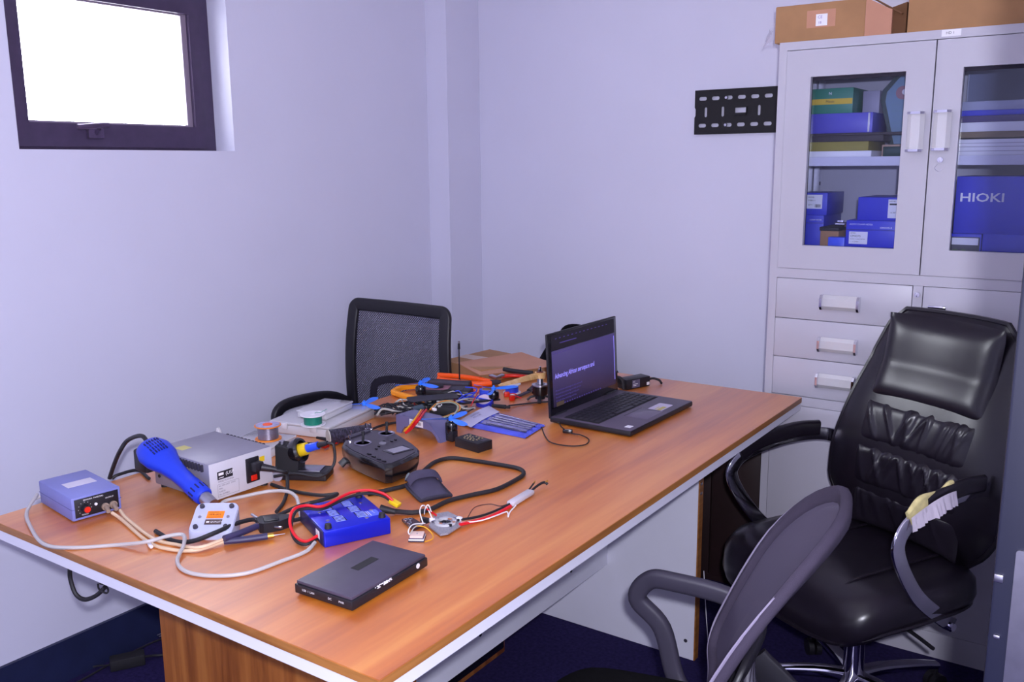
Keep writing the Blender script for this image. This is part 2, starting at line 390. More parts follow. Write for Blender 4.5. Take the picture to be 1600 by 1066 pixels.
g = G(); ringplate(g, (s0+.045, s1-.034, .072, .44), (s0+.053, s1-.058, .084, .430), .004, .018); g.part('glazing_bead', mat('pale_bead', '#8d7f90', .5), sash)
g = G(); vbar(g, s0+.04, s1-.03, .07, .45, -.006, 0, 0); g.part('pane', WPANE, sash)
g = G(); vbar(g, s0+.02, s1-.02, z1+.004, hh-.03, -.006, 0, 0); g.part('pane', WPANE, wn)
g = G(); vbar(g, -hw, hw, z1, z1+.03); g.part('transom', FRAMEM, wn)
hy = onc = -.09
g = G(); g.box((.042, hy, .05), (.014, .05, .03), .003); g.cyl((.045, hy, .05), (.062, hy, .062), .007); g.sweep(catmull([(.064, hy+.03, .074), (.066, hy, .072), (.066, hy-.05, .067), (.064, hy-.068, .066)], 5), rrect(.012, .016, .005, 3), (0, 0, 1)); g.part('handle', mat('handle_metal', '#6b5c78', .3, .8), sash)

# ------------------------------------------------------------------ steel cabinet
CX0, CX1, CH = 1.565, 2.465, 1.8786
cab = thing('steel_cabinet', 'tall light grey steel cabinet with two glazed doors and three drawers', 'cabinet', (CX0, 0, 0))
def cb(g, x0, x1, y0, y1, z0, z1, mi=0, r=0.0): g.box(((x0+x1)/2-CX0, (y0+y1)/2, (z0+z1)/2), (x1-x0, y1-y0, z1-z0), r, mi=mi)
g = G(); Y0, Y1 = .003, .40
cb(g, CX0, CX0+.0245, Y0, Y1, 0, CH); cb(g, CX1-.0245, CX1, Y0, Y1, 0, CH); cb(g, CX0+.0245, CX1-.0245, Y0, Y1-.013, CH-.0245, CH)
cb(g, CX0+.0245, CX1-.0245, Y1-.012, Y1, .0, CH); cb(g, CX0+.0245, CX1-.0245, Y0, Y1-.013, 1.157, 1.187); cb(g, CX0+.0245, CX1-.0245, Y0, Y1-.013, 0, .082)
cb(g, 2.0, 2.0265, Y0, Y1-.013, .7745, 1.1565); cb(g, CX0+.0245, CX1-.0245, Y0, Y1-.013, .744, .774)
g.part('carcass', STEEL, cab)
g = G(); cb(g, CX0+.026, CX1-.026, .03, Y1-.014, 1.506, 1.533); sh = g.part('shelf', STEELIN, cab)
g = G(); cb(g, CX0+.026, CX1-.026, .03, Y1-.014, 1.192, 1.206); g.part('shelf', STEELIN, cab)
g = G()
for x in (CX0+.028, CX1-.046):
    for y in (.06, .33):
        g = G(); cb(g, x, x+.018, y, y+.02, 1.207, 1.505); cb(g, x, x+.018, y, y+.02, 1.534, CH-.03); up_ = g.part('shelf_upright', SILVER, cab)
        g = G()
        for k in range(5): cb(g, x+.0175, x+.0187, y+.005, y+.015, 1.24+k*.05, 1.252+k*.05)
        g.part('notch', GAP, up_, kind='stuff')
def door(name, x0, x1, z0, z1, gl=None):
    g = G(); xm = (x0+x1)/2; zm = (z0+z1)/2
    if gl:
        gx0, gx1, gz0, gz1 = gl
        me = holed([(x0, z0), (x1, z0), (x1, z1), (x0, z1)], [[(gx0, gz0), (gx0, gz1), (gx1, gz1), (gx1, gz0)]], .018)
        gmesh(g, me, frame((-CX0, .010, 0), (1, 0, 0), (0, 0, 1)))
    else: cb(g, x0, x1, 0.001, .019, z0, z1)
    d = g.part(name, STEEL, cab, True, 30)
    if gl:
        g = G(); cb(g, gx0-.012, gx1+.012, .021, .0245, gz0-.012, gz1+.012); g.part('glass_pane', PANE, d)
        g = G(); cb(g, gx0-.013, gx0, .019, .026, gz0-.013, gz1+.013); cb(g, gx1, gx1+.013, .019, .026, gz0-.013, gz1+.013); cb(g, gx0, gx1, .019, .026, gz0-.013, gz0); cb(g, gx0, gx1, .0195, .026, gz1-.010, gz1+.013); g.part('glazing_strip', GAP, d)
    return d
gp = .0018
dl = door('glazed_door', CX0+.0256, 2.015-gp, 1.1882, 1.852, (1.666, 1.938, 1.262, 1.772))
dr = door('glazed_door', 2.015+gp, CX1-.0256, 1.1882, 1.852, (2.0885, 2.366, 1.264, 1.774))
def bar_handle(parent, x, z, L, vert, capm):
    ax = V((0, 0, 1)) if vert else V((1, 0, 0)); c = V((x-CX0, -.016, z)); sd = V((1, 0, 0)) if vert else V((0, 0, 1))
    g = G(); fr = frame(c-ax*(L/2), sd, ax); h = .046
    sec = [(-h/2, .0), (-h/2, -.004), (-.012, -.013), (.012, -.013), (h/2, -.004), (h/2, 0)]
    vs0 = [c-ax*(L/2-.006)+sd*a+V((0, b+.012, 0)) for a, b in sec]; vs1 = [c+ax*(L/2-.006)+sd*a+V((0, b+.012, 0)) for a, b in sec]
    g.loft([vs0, vs1]); hb = g.part('handle', ACRYL, parent, label='clear acrylic handle with metal end caps')
    for s in (-1, 1):
        g = G(); e0 = c+ax*(s*(L/2-.007)); e1 = c+ax*(s*L/2)
        sc = [(-h/2, .016), (-h/2, -.004), (-.013, -.0125), (.013, -.0125), (h/2, -.004), (h/2, .016)]
        g.loft([[e0+sd*a+V((0, b+.0, 0)) for a, b in sc], [e1+sd*a+V((0, b, 0)) for a, b in sc]])
        g.part('end_cap', capm, hb)
COPPER = mat('coppery_cap', '#b06a3c', .25, 1.0)
bar_handle(dl, 1.9765, 1.601, .112, True, CHROME); bar_handle(dr, 2.0465, 1.603, .112, True, CHROME)
def keylock(parent, x, z, key=False):
    g = G(); g.cyl((x-CX0, .002, z), (x-CX0, -.012, z), .0085, .0075, 16); g.box((x-CX0, -.013, z), (.002, .002, .011), .0005)
    if key: g.tube([(x-CX0-.006, -.012, z-.012), (x-CX0-.012, -.014, z-.024), (x-CX0, -.014, z-.032), (x-CX0+.008, -.013, z-.024)], .0006, 6)
    g.part('lock', CHROME, parent)
keylock(dr, 2.048, 1.521, True); keylock(cab, 2.0135, 1.131)
for za, zb, zh in ((1.0278, 1.1555, 1.089), (.9012, 1.026, .955), (.7758, .8994, .838)):
    g = G(); cb(g, CX0+.0256, 2.0-gp, .001, .019, za, zb, r=.002); d = g.part('drawer', STEEL, cab)
    bar_handle(d, 1.795, zh, .118, False, CHROME)
g = G(); cb(g, 2.027+gp, CX1-.0256, .001, .019, .7758, 1.1555, r=.002); d = g.part('middle_door', STEEL, cab)
g = G(); g.box((2.072-CX0, -.018, 1.098), (.05, .01, .012), .003); g.cyl((2.072-CX0, 0, 1.094), (2.072-CX0, -.018, 1.096), .006); g.part('handle', CHROME, d)
for x0, x1 in ((CX0+.0256, 2.015-gp), (2.015+gp, CX1-.0256)):
    g = G(); cb(g, x0, x1, .001, .019, .0832, .7425, r=.002); g.part('lower_door', STEEL, cab)
sticker(cab, frame((2.0495-CX0, .0025, 1.8683), (1, 0, 0), (0, 0, 1)), .05, .018, PAPER, INK, [('HD 1', .010, -.014, 0)], label='white paper label on the top rail')

# ------------------------------------------------------------------ things inside the cabinet
def carton(name, label, cat, x0, x1, y0, y1, z0, z1, m, group=None, sidem=None):
    t = thing(name, label, cat, ((x0+x1)/2, (y0+y1)/2, z0), 0, group)
    g = G(); g.box((0, 0, (z1-z0)/2), (x1-x0, y1-y0, z1-z0), .0015)
    g.part('carton_body', m, t); return t
def front(t, x0, x1, y0, y1, dx, z): return frame((dx, -(y1-y0)/2-.0005, z), (1, 0, 0), (0, 0, 1))
def flapline(t, w_, d_, z):
    g = G(); g.box((0, -d_/2-.0006, z), (w_, .0012, .0012)); g.part('lid_seam', GAP, t)
S1 = 1.533; S0 = 1.206
GREEN = mat('green_carton', '#0c7a5c', .4); PURP = mat('violet_carton', '#4a45b8', .4, var=.08); GREYB = mat('grey_carton', '#9c98ac', .5)
DKBOOK = mat('dark_brown_cover', '#2b2026', .6, var=.2); OLIVE = mat('olive_yellow_cover', '#8f8426', .6)
# upper left shelf
carton('book', 'white book lying lowest in the stack on the left upper shelf', 'book', 1.60, 1.842, .06, .27, S1, S1+.018, PAPER)
carton('book', 'olive yellow book under the dark folder on the left upper shelf', 'book', 1.60, 1.832, .062, .27, S1+.018, S1+.046, OLIVE)
t = thing('folder', 'dark brown folder with frayed flap under the violet box', 'folder', (1.74, .16, S1+.046))
g = G(); g.box((-.005, 0, .009), (.28, .2, .018), .002); g.box((.03, -.006, .022), (.36, .19, .008), .002); g.part('folder_cover', DKBOOK, t)
t = carton('shrink_wrapped_box', 'violet blue shrink wrapped box under the green carton', 'box', 1.60, 1.838, .07, .25, S1+.072, S1+.132, PURP)
g = G(); g.box((.108, -.0915, .03), (.006, .002, .056), .0008); g.part('wrap_edge', ACRYL, t)
t = carton('meter_carton', 'green carton with a yellow band on top of the violet box', 'box', 1.60, 1.775, .075, .25, S1+.132, S1+.208, GREEN)
sticker(t, frame((0, -.0881, .036), (1, 0, 0), (0, 0, 1)), .172, .017, mat('yellow_band', '#d6b41c', .5), INK, [('Meter', .011, .006, 0)], name='band')
g = G(); text_into(g, 'N', .012, frame((.014, -.0883, .06), (1, 0, 0), (0, 0, 1))); g.part('print', PAPER, t)
carton('small_carton', 'small pale grey carton behind the green carton', 'box', 1.785, 1.835, .15, .27, S1+.132, S1+.20, GREYB)
t = thing('award_plaque', 'teal glass award plaque with dark green edge on the left upper shelf', 'plaque', (1.935, .16, S1))
def plq(k, dx=0): return [(x*k+dx, z) for x, z in ((-.06, .03), (-.098, .17), (-.094, .20), (-.05, .25), (0, .272), (.05, .25), (.094, .20), (.098, .17), (.06, .03))]
g = G(); me = holed(plq(1), [[(x*.86, .03+(z-.03)*.92+.008) for x, z in plq(1)]], .012); gmesh(g, me, frame((0, 0, 0), (1, 0, 0), (0, 0, 1))); g.part('plaque_rim', mat('dark_green_edge', '#233b33', .3), t)
g = G(); g.prism([(x*.87, .03+(z-.03)*.93+.007) for x, z in plq(1)], -.003, .003, frame((0, 0, 0), (1, 0, 0), (0, 0, 1)))
pf = g.part('plaque_face', mat('teal_plaque', '#7290a8', .25), t)
g = G(); g.cyl((-.035, -.005, .19), (-.035, -.0065, .19), .02, n=20); g.part('emblem', mat('rosy_emblem', '#9c6f78', .5), pf)
g = G(); g.cyl((-.028, -.0066, .192), (-.028, -.0078, .192), .009, n=16); g.part('emblem_disc', PAPER, pf)
g = G()
for k in range(6): g.box((-.03, -.0045, .155-k*.018), (.075-.006*(k % 3), .0012, .002))
g.part('print', mat('faint_print', '#6a8a98', .6), pf)
g = G(); g.box((0, 0, .015), (.15, .07, .03), .002); g.part('base', mat('plaque_base', '#2e4a44', .2), t)
carton('cream_box', 'cream box next to the plaque base on the upper shelf', 'box', 1.853, 1.905, .14, .20, S1, S1+.036, mat('cream_carton', '#cda994', .6))
# lower left shelf
def lab(t, d, x, z, w_, h_, lines, bars=()): return sticker(t, frame((x, -d/2-.0004, z), (1, 0, 0), (0, 0, 1)), w_, h_, PAPER, INK, lines, bars)
t = carton('meter_carton', 'tall blue carton at the left end of the lower shelf', 'box', 1.60, 1.70, .10, .30, S0, S0+.145, BLUEBOX)
flapline(t, .1, .2, .12); g = G(); text_into(g, 'HIOKI', .008, frame((-.03, -.1008, .132), (1, 0, 0), (0, 0, 1))); text_into(g, 'CLAMP METER', .006, frame((.005, -.1008, .130), (1, 0, 0), (0, 0, 1))); g.part('print', PAPER, t)
t = carton('meter_carton', 'small blue carton with white label on top of the tall blue one', 'box', 1.60, 1.705, .11, .30, S0+.145, S0+.215, BLUEBOX)
lab(t, .19, .012, .042, .05, .044, [('MODEL', .006, -.02, .014), ('9788-11', .007, -.02, .004), ('QTY 1', .006, -.02, -.010)], barcode(.002, -.018, .018, .01, 7, 3))
t = carton('cardboard_box', 'brown cardboard box with black top between blue cartons', 'box', 1.70, 1.757, .07, .25, S0, S0+.098, CARD)
g = G(); g.box((-.002, 0, .104), (.06, .18, .012), .002); g.part('black_lid', BLKM, t)
t = thing('metal_connector', 'small shiny metal connector lying on the brown cardboard box', 'connector', (1.752, .12, S0+.11))
g = G(); g.cyl((-.02, 0, .007), (.01, 0, .007), .007); g.part('barrel', CHROME, t); g = G(); g.cyl((.01, 0, .007), (.022, 0, .007), .0085, n=6); g.box((-.005, 0, .016), (.02, .012, .008), .001); g.part('nut', CHROME, t)
t = carton('carton', 'narrow bright blue carton standing in front on the lower shelf', 'box', 1.735, 1.785, .035, .08, S0, S0+.082, mat('bright_blue_carton', '#3350e0', .35))
g = G(); text_into(g, 'HIOKI', .008, frame((.012, -.0232, .03), (0, 0, 1), (-1, 0, 0))); g.part('print', PAPER, t)
t = carton('meter_carton', 'flat blue carton at the bottom of the right stack on the lower shelf', 'box', 1.79, 1.955, .04, .26, S0, S0+.055, BLUEBOX)
lab(t, .22, .045, .038, .06, .013, [('A100802277', .006, -.025, 0)])
t = carton('meter_carton', 'blue carton with crumpled lid and white label in the middle of the stack', 'box', 1.785, 1.945, .045, .25, S0+.055, S0+.135, BLUEBOX)
flapline(t, .16, .205, .052); g = G(); text_into(g, 'AC/DC CLAMP METER', .007, frame((-.07, -.103, .068), (1, 0, 0), (0, 0, 1))); text_into(g, 'CM4375-9', .008, frame((.02, -.103, .059), (1, 0, 0), (0, 0, 1))); g.part('print', PAPER, t)
lab(t, .205, -.042, .027, .055, .038, [('HIOKI', .006, -.024, .014), ('CM4375', .009, -.024, .005), ('AC/DC CLAMP METER', .0045, -.024, -.004), ('1   A 1234567', .0045, -.024, -.012)])
t = carton('meter_carton', 'blue carton with white side label on top of the right stack', 'box', 1.81, 2.0, .07, .28, S0+.135, S0+.205, BLUEBOX)
lab(t, .21, .02, .036, .052, .056, [('HIOKI 3280', .007, -.023, .022), ('DC 1000', .006, .0, -.0), ('10-70F', .006, -.02, -.012)], [(-.022, .011, .046, .005)]+barcode(.002, -.02, .02, .012, 7, 5))
# right upper shelf
FILEG = mat('grey_file', '#9fa3bd', .4)
for nm, lb, z0_, z1_, m, xa in (('paper_stack', 'white paper stack at the bottom of the right upper shelf', 0, .045, PAPER, 2.06), ('folder', 'brown folder between the white paper stacks', .049, .066, mat('brown_folder', '#7d6a4c', .7), 2.06), ('paper_stack', 'white papers on the brown folder in the right stack', .066, .092, PAPER, 2.055), ('folder', 'dark purple folder under the blue one in the right stack', .092, .11, mat('dark_purple_folder', '#3d2c6a', .5), 2.06), ('folder', 'bright blue folder under the clear tray in the right stack', .11, .125, BLUEBOX, 2.06), ('file_tray', 'pale grey plastic tray on top of the right stack', .125, .15, FILEG, 2.055)):
    t = carton(nm, lb, 'tray' if 'tray' in nm else nm.replace('_', ' ').split()[0], xa, 2.42, .06, .30, S1+z0_, S1+z1_, m)
    if nm == 'paper_stack' and z0_ == 0:
        g = G()
        for q in (.012, .024, .034): g.box((0, -.1205, q), (.35, .001, .0016))
        g.part('sheet_edge', mat('grey_edges', '#a9a5b5', .8), t)
t = thing('document_folder', 'grey blue document folder standing at the back of the right upper shelf', 'folder', (2.24, .33, S1+.0))
g = G(); g.box((0, 0, .135), (.37, .03, .27), .003); g.part('cover', mat('grey_blue_folder', '#8188a8', .4), t); g = G(); g.box((-.186, 0, .135), (.004, .028, .26)); g.part('spine', FILEG, t)
# right lower shelf
t = carton('instrument_carton', 'large blue carton with white lettering on the right lower shelf', 'box', 2.085, 2.40, .06, .30, S0+.105, S0+.268, BLUEBOX)
g = G(); text_into(g, 'HIOKI', .034, frame((-.147, -.1205, .102), (1, 0, 0), (0, 0, 1)), bold=.0006, sx=1.28); g.part('lettering', PAPER, t)
t = carton('instrument_carton', 'blue carton under the lettered one on the right lower shelf', 'box', 2.165, 2.40, .06, .30, S0, S0+.105, BLUEBOX)
t = carton('picture_carton', 'small carton with a photo print beside the lower blue carton', 'box', 2.08, 2.163, .055, .28, S0, S0+.104, BLUEBOX)
sticker(t, frame((-.0, -.1127, .06), (1, 0, 0), (0, 0, 1)), .076, .07, mat('photo_dark', '#2a2a38', .4), PAPER, [], [(-.036, .012, .07, .02)], name='photo_print')
g = G()
for x in (-.026, -.004): g.cyl((x, -.1132, .05), (x, -.1148, .05), .01, n=14)
g.part('printed_dial', mat('dial_green', '#3d5a30', .4), t)

# ------------------------------------------------------------------ boxes on top of the cabinet
t = thing('cardboard_box', 'taped cardboard box with an open flap on the left of the cabinet top', 'box', (1.685, .19, CH))
g = G(); g.box((-.006, 0, .054), (.268, .36, .108), .003); g.part('carton_body', CARD, t)
g = G(); g.loft([[V((.128, -.18, .0)), V((.128, .18, 0)), V((.128, .18, .108)), V((.128, -.18, .108))], [V((.20, -.17, .0)), V((.20, .17, 0)), V((.20, .17, .07)), V((.20, -.17, .07))]]); g.part('bulging_end', CARDP, t)
g = G(); g.box((0, 0, 0), (.12, .34, .004), mx=TR(.175, 0, .088) @ Matrix.Rotation(.55, 4, 'Y')); g.part('flap', CARDIN, t)
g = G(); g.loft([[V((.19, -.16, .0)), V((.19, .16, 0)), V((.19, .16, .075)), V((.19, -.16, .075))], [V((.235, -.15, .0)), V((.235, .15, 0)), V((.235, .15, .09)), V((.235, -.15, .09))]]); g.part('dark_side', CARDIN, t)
sticker(t, frame((-.0, -.1806, .062), (1, 0, 0), (0, 0, 1)), .085, .05, CARDP, INK, name='paper_tape')
sticker(t, frame((.002, -.1812, .058), (1, 0, 0), (0, 0, 1)), .034, .034, PAPER, mat('violet_ink', '#8a6ab0', .7), [('CE', .012, -.012, .008), ('18', .010, -.010, -.008)])
g = G(); g.grid(lambda a, b: (-.145-.012*math.sin(a*PI)-.03*a*(1-b), -.181+.004*math.sin(b*9), .0+.05*b-.012*a), 6, 6); g.part('clear_tape', TAPE, t)
t = thing('cardboard_box', 'large plain cardboard box with a barcode sticker on the right of the cabinet top', 'box', (2.195, .2, CH))
g = G(); g.box((0, 0, .14), (.53, .38, .28), .003); g.part('carton_body', CARD, t)
sticker(t, frame((.165, -.1906, .036), (1, 0, 0), (0, 0, 1)), .16, .05, PAPER, INK, [], barcode(-.072, .006, .13, .008, 40, 8)+barcode(-.072, -.012, .08, .008, 24, 9), r=.004)

# ------------------------------------------------------------------ TV wall bracket
t = thing('wall_bracket', 'black slotted steel television bracket on the back wall beside the cabinet', 'bracket', (1.118, YB, 1.626))
def slot(x, z, w_, h_): return moved(rrect(w_, h_, min(w_, h_)*.48, 4), x, z)
L = .52; hz = .154; holes = []
for k in range(10):
    x = .0315+.0497*k
    holes += [slot(x, .126, .030, .0135), slot(x, .029, .030, .0135)]
for x in (.044, .11, .247, .40, .455): holes.append(slot(x, .077, .0105, .036))
holes.append(moved(rrect(.042, .018, .001, 1), .178, .080))
outer = [(0, 0), (L, 0), (L, hz), (0, hz), (0, .095), (.004, .088), (.004, .066), (0, .058)]
g = G(); gmesh(g, holed(outer, holes, .003), frame((0, -.012, 0), (1, 0, 0), (0, 0, 1))); pl = g.part('slotted_plate', BLKM, t)
g = G(); g.box((L/2, -.0075, hz+.0015), (L, .015, .003), .001); g.box((L/2, -.0075, -.0015), (L, .015, .003), .001); g.part('folded_edge', BLKM, t)
g = G()
for z in (.126, .029): g = G(); g.cyl((.123, -.0135, z), (.123, -.018, z), .0072, .005, 12); g.part('bolt', SILVER, t)
g = G(); g.box((.178, -.016, .0655), (.044, .006, .008), .001, mx=None); g.box((.2025, -.018, .080), (.003, .008, .024), .001); g.part('spirit_level_tab', BLKM, t)

# ------------------------------------------------------------------ desk
DX0, DX1, DY0, DY1 = .5965, 1.7102, -2.0094, -.0657
dcx, dcy = (DX0+DX1)/2, (DY0+DY1)/2
desk = thing('desk', 'long wood topped meeting desk with white underframe', 'desk', (dcx, dcy, 0))
dw, dd = DX1-DX0, DY1-DY0
g = G(); g.box((0, 0, T-.0012), (dw-.001, dd-.001, .0024)); g.part('tabletop', WTOP, desk)
g = G(); g.box((0, 0, T-.0093), (dw, dd, .0162), .0006, seg=1); g.part('edge_band', WEDGE, desk)
g = G(); g.box((0, 0, T-.0286), (dw-.004, dd-.004, .0222)); g.part('white_underlay', WHITEB, desk)
zt = T-.0398
def dk(g, x0, x1, y0, y1, z0, z1): g.box(((x0+x1)/2-dcx, (y0+y1)/2-dcy, (z0+z1)/2), (x1-x0, y1-y0, z1-z0), .0008, seg=1)
g = G(); dk(g, .776, 1.53, -1.75, -1.725, 0, zt); g.part('end_panel', WEND, desk)
g = G(); dk(g, .776, 1.527, -.43, -.405, 0, zt); fp = g.part('end_panel', WHITEB, desk)
g = G(); dk(g, 1.527, 1.531, -.431, -.404, 0, zt); g.part('edge_strip', WEDGE, fp)
g = G(); dk(g, .776, 1.531, -.405, -.402, 0, zt); g.part('outer_veneer', WEND, fp)
g = G(); dk(g, 1.205, 1.222, -1.725, -.43, .243, zt); mp_ = g.part('modesty_panel', WHITEB, desk)
g = G()
for y in (-1.12, -.66): g.cyl((1.2225-dcx, y-dcy, .31), (1.2235-dcx, y-dcy, .31), .006, n=12)
g.part('screw_hole', GAP, mp_)
g = G(); g.cyl((1.50-dcx, -.4305-dcy, .06), (1.50-dcx, -.4315-dcy, .06), .006, n=12); g.part('screw_hole', GAP, fp)
g = G()
for z in (.575, .545): g.box((1.532-dcx, -.42-dcy, z), (.003, .012, .008), .001)
g.part('connector_fitting', SILVER, fp)

# ------------------------------------------------------------------ chairs
def star_base(t, r, z, m, n=5, a0=.3, cr=.026):
    for k in range(n):
        a = a0+2*PI*k/n; c, s = math.cos(a), math.sin(a)
        pts = [(.02*c, .02*s, z+.035), (.10*c, .10*s, z+.035), (r*.75*c, r*.75*s, z+.018), (r*c, r*s, z+.002)]
        g = G(); g.sweep(catmull(pts, 4), rrect(.036, .024, .008, 2), (0, 0, 1), scale=lambda q: 1.15-.35*q); lg = g.part('base_leg', m, t)
        g = G(); x, y = r*c, r*s; px, py_ = -s, c
        g.cyl((x, y, z-.005), (x, y, z-.03), .006, n=8)
        for q in (-.012, .012): g.cyl((x+px*(q-.008), y+py_*(q-.008), cr), (x+px*(q+.008), y+py_*(q+.008), cr), cr, n=16)
        g.part('caster', BLK, lg)
def mesh_chair(name, label, loc, rz, htop, corner, wrap, lean, hw_t, hw_b, seat_m, rimm, ribs=False, yb=.215, arm_dz=0.0, rimw=.034, arm_dy=0.0):
    t = thing(name, label, 'chair', loc, rz)
    zs = .44
    # seat
    def seat(a, b):
        ang = 2*PI*a; k = b
        ex = .245*math.copysign(abs(math.cos(ang))**.55, math.cos(ang)); ey = .235*math.copysign(abs(math.sin(ang))**.55, math.sin(ang))
        return ex, ey
    rings = []
    for sc_, z in ((.80, zs-.075), (.97, zs-.065), (1.0, zs-.04), (.99, zs-.015), (.93, zs+.002), (.6, zs+.006), (.02, zs+.004)):
        rings.append([V((seat(i/40, 0)[0]*sc_, seat(i/40, 0)[1]*sc_-.02, z-(.02*max(0, -seat(i/40, 0)[1]*sc_-.15)/.08))) for i in range(40)])
    g = G(); g.loft(rings); g.part('seat', seat_m, t, ang=60)
    z0, z1 = zs+.10, htop
    def bk(u, v, off=0.0):           # u -1..1, v 0..1
        hw_ = hw_b+(hw_t-hw_b)*v
        z = z0+(z1-z0)*v; y = yb+lean*v+.03*math.sin(v*PI*.9-.35)*-1+.018-wrap*u*u
        return V((hw_*u, y+off, z))
    def loop(ins, n=9):
        c = corner; L_ = []
        H = z1-z0
        for cx, cz, a in ((1, 1, 0), (-1, 1, 90), (-1, 0, 180), (1, 0, 270)):
            for k in range(n+1):
                q = math.radians(a+90*k/n); r = max(.02, c if cz == 1 else .06)
                hw_ = .5*(hw_t+hw_b)
                x = cx*(hw_-r)+r*math.cos(q); z = (H-r if cz == 1 else r)+r*math.sin(q)
                L_.append((x/hw_*(1-ins), max(0, min(1, (z/H)*(1-2*ins)+ins))))
        return L_
    lp = loop(0.0)
    dense = []
    for i in range(len(lp)):
        a, b = lp[i], lp[(i+1) % len(lp)]; m_ = max(1, int(max(abs(a[0]-b[0]), abs(a[1]-b[1]))/.08))
        for k in range(m_): dense.append((a[0]+(b[0]-a[0])*k/m_, a[1]+(b[1]-a[1])*k/m_))
    ctr = [bk(u*.93, .02+v*.95) for u, v in dense]
    g = G(); g.sweep(ctr, rrect(rimw, .02, .008, 2), (0, 1, 0), True); g.part('back_frame', rimm, t, ang=50)
    # mesh panel follows the rounded outline
    rows = []
    def half(v):
        us = [abs(u) for u, vv in dense if abs(vv-v) < .035] or [1]
        return max(us)
    tab = [half(k/40) for k in range(41)]
    def pan(a, b):
        k = b*40; i = min(39, int(k)); h_ = tab[i]+(tab[i+1]-tab[i])*(k-i)
        return bk((a*2-1)*h_*.92, .03+b*.93)
    g = G(); g.grid(pan, 24, 30); g.part('back_mesh', NET if not ribs else MATS['rib_mesh'], t, ang=80)
    if ribs:
        g = G(); g.sweep([bk(u*.985, .015+v*.975, -.008) for u, v in dense], circ(.0028, 6), None, True); g.part('edge_piping', mat('piping_highlight', '#8b8298', .6), t)  # pale colour paints the highlight line along the piping
    # lumbar bracket behind the mesh
    g = G()
    la = [bk(u, v, .02) for u, v in ((-.62, .0), (-.60, .22), (-.50, .36), (0, .41), (.5, .36), (.60, .22), (.62, .0))]
    g.sweep(catmull(la, 5), rrect(.03, .012, .004, 2), (0, 1, 0)); lb = [bk(u, v, .03) for u, v in ((-.3, .0), (-.29, .18), (0, .24), (.29, .18), (.3, .0))]
    g.sweep(catmull(lb, 5), rrect(.05, .012, .004, 2), (0, 1, 0)); g.part('lumbar_support', BLK, t)
    g = G()
    sp = [V((0, .05, zs-.075)), V((0, .20, zs-.075)), V((0, .285, zs-.03)), V((0, .27, zs+.12)), bk(0, .25, .03)]
    g.sweep(catmull(sp, 6), rrect(.07, .016, .005, 2), (1, 0, 0)); g.part('back_spine', BLK, t)
    if ribs:
        for k, u in enumerate((-.55, -.3, -.1, .1, .3, .55)):
            g = G(); g.sweep(catmull([V((u*.26, .20, zs-.03)), V((u*.22, .235, zs+.05)), bk(u*.6, .18, .05), bk(u*.25, .34, .02)], 6), rrect(.02, .014, .004, 2), (0, 1, 0), scale=lambda q: 1.2-.5*q); g.part('back_rib', DGREY, t)
    for s in (-1, 1):
        x = s*.265
        pts = [V((s*.225, .10, zs-.06)), V((x, .02, zs-.03)), V((x+s*.008, -.07+arm_dy, zs+.09)), V((x+s*.008, -.125+arm_dy, zs+.185+arm_dz)), V((x+s*.006, -.10+arm_dy, zs+.232+arm_dz)), V((x, .0, zs+.240+arm_dz)), V((x-s*.008, .13, zs+.225+arm_dz)), V((s*.245, .235+(yb-.215)*.4, zs+.17+arm_dz))]
        g = G(); g.sweep(catmull(pts, 7), rrect(.040, .026, .010, 3), (s, 0, 0)); g.part('armrest', DGREY if ribs else BLK, t, ang=50)
    g = G(); g.cyl((0, 0, .10), (0, 0, .28), .026); g.cyl((0, 0, .28), (0, 0, zs-.075), .016); g.box((0, 0, zs-.088), (.16, .2, .03), .006); g.part('gas_lift', BLK, t)
    star_base(t, .28, .075, BLK)
    return t
rm = netting('rib_mesh', '#4a4256', 120.0, .86); 
mesh_chair('mesh_chair', 'black mesh back office chair between the desk and the left wall', (.337, -.645, 0), 0.0, 1.022, .022, .012, .035, .236, .262, FABRIC, BLK, rimw=.048)
mesh_chair('task_chair', 'charcoal task chair in the foreground seen from its side', (1.862, -1.462, -.0), math.radians(-76), .962, .19, .035, .255, .225, .230, FABRIC, FABRICP, True, .090, -.035, arm_dy=.05)

# executive leather chair
ec = thing('executive_chair', 'black leather executive chair with chrome arms in front of the cabinet', 'chair', (2.00, -.425, 0), math.radians(-29))
zs = .47
def sq(a, hx, hy, p=.5): 
    c, s = math.cos(a), math.sin(a); return hx*math.copysign(abs(c)**p, c), hy*math.copysign(abs(s)**p, s)
rings = []
for k, z in ((.86, zs-.10), (.97, zs-.085), (1.0, zs-.055), (.985, zs-.025), (.93, zs-.004), (.80, zs+.006), (.5, zs+.002), (.02, zs)):
    r_ = []
    for i in range(64):
        x, y = sq(2*PI*i/64, .285*k, .25*k, .42); y -= .03; x -= .03
        zz = z-(.05*max(0, (-y-.14)/.14)**2)+(.012*(abs(x)/.28)**2 if z > zs-.03 else 0)
        r_.append(V((x, y, zz)))
    rings.append(r_)
g = G(); g.loft(rings); st = g.part('seat', LEATH, ec, ang=70)
g = G(); pts = [V((*sq(2*PI*i/48, .282, .247), zs-.075)) for i in range(48)]; g.sweep([p+V((-.03, -.03, -.05*max(0, (-p.y-.11)/.14)**2)) for p in pts], circ(.006, 6), None, True); g.part('seat_piping', LEATH, st)
g = G(); 
for x in (-.115, .115): g.tube([(x, -.24, zs-.035), (x*1.02, -.15, zs+.004), (x*1.05, 0, zs+.012), (x*1.05, .15, zs+.012)], .004, 6)
g.part('seat_seam', LEATH, st)
WT_ = [(0, .19), (.08, .245), (.18, .282), (.35, .283), (.6, .258), (.8, .232), (.93, .205), (1, .16)]
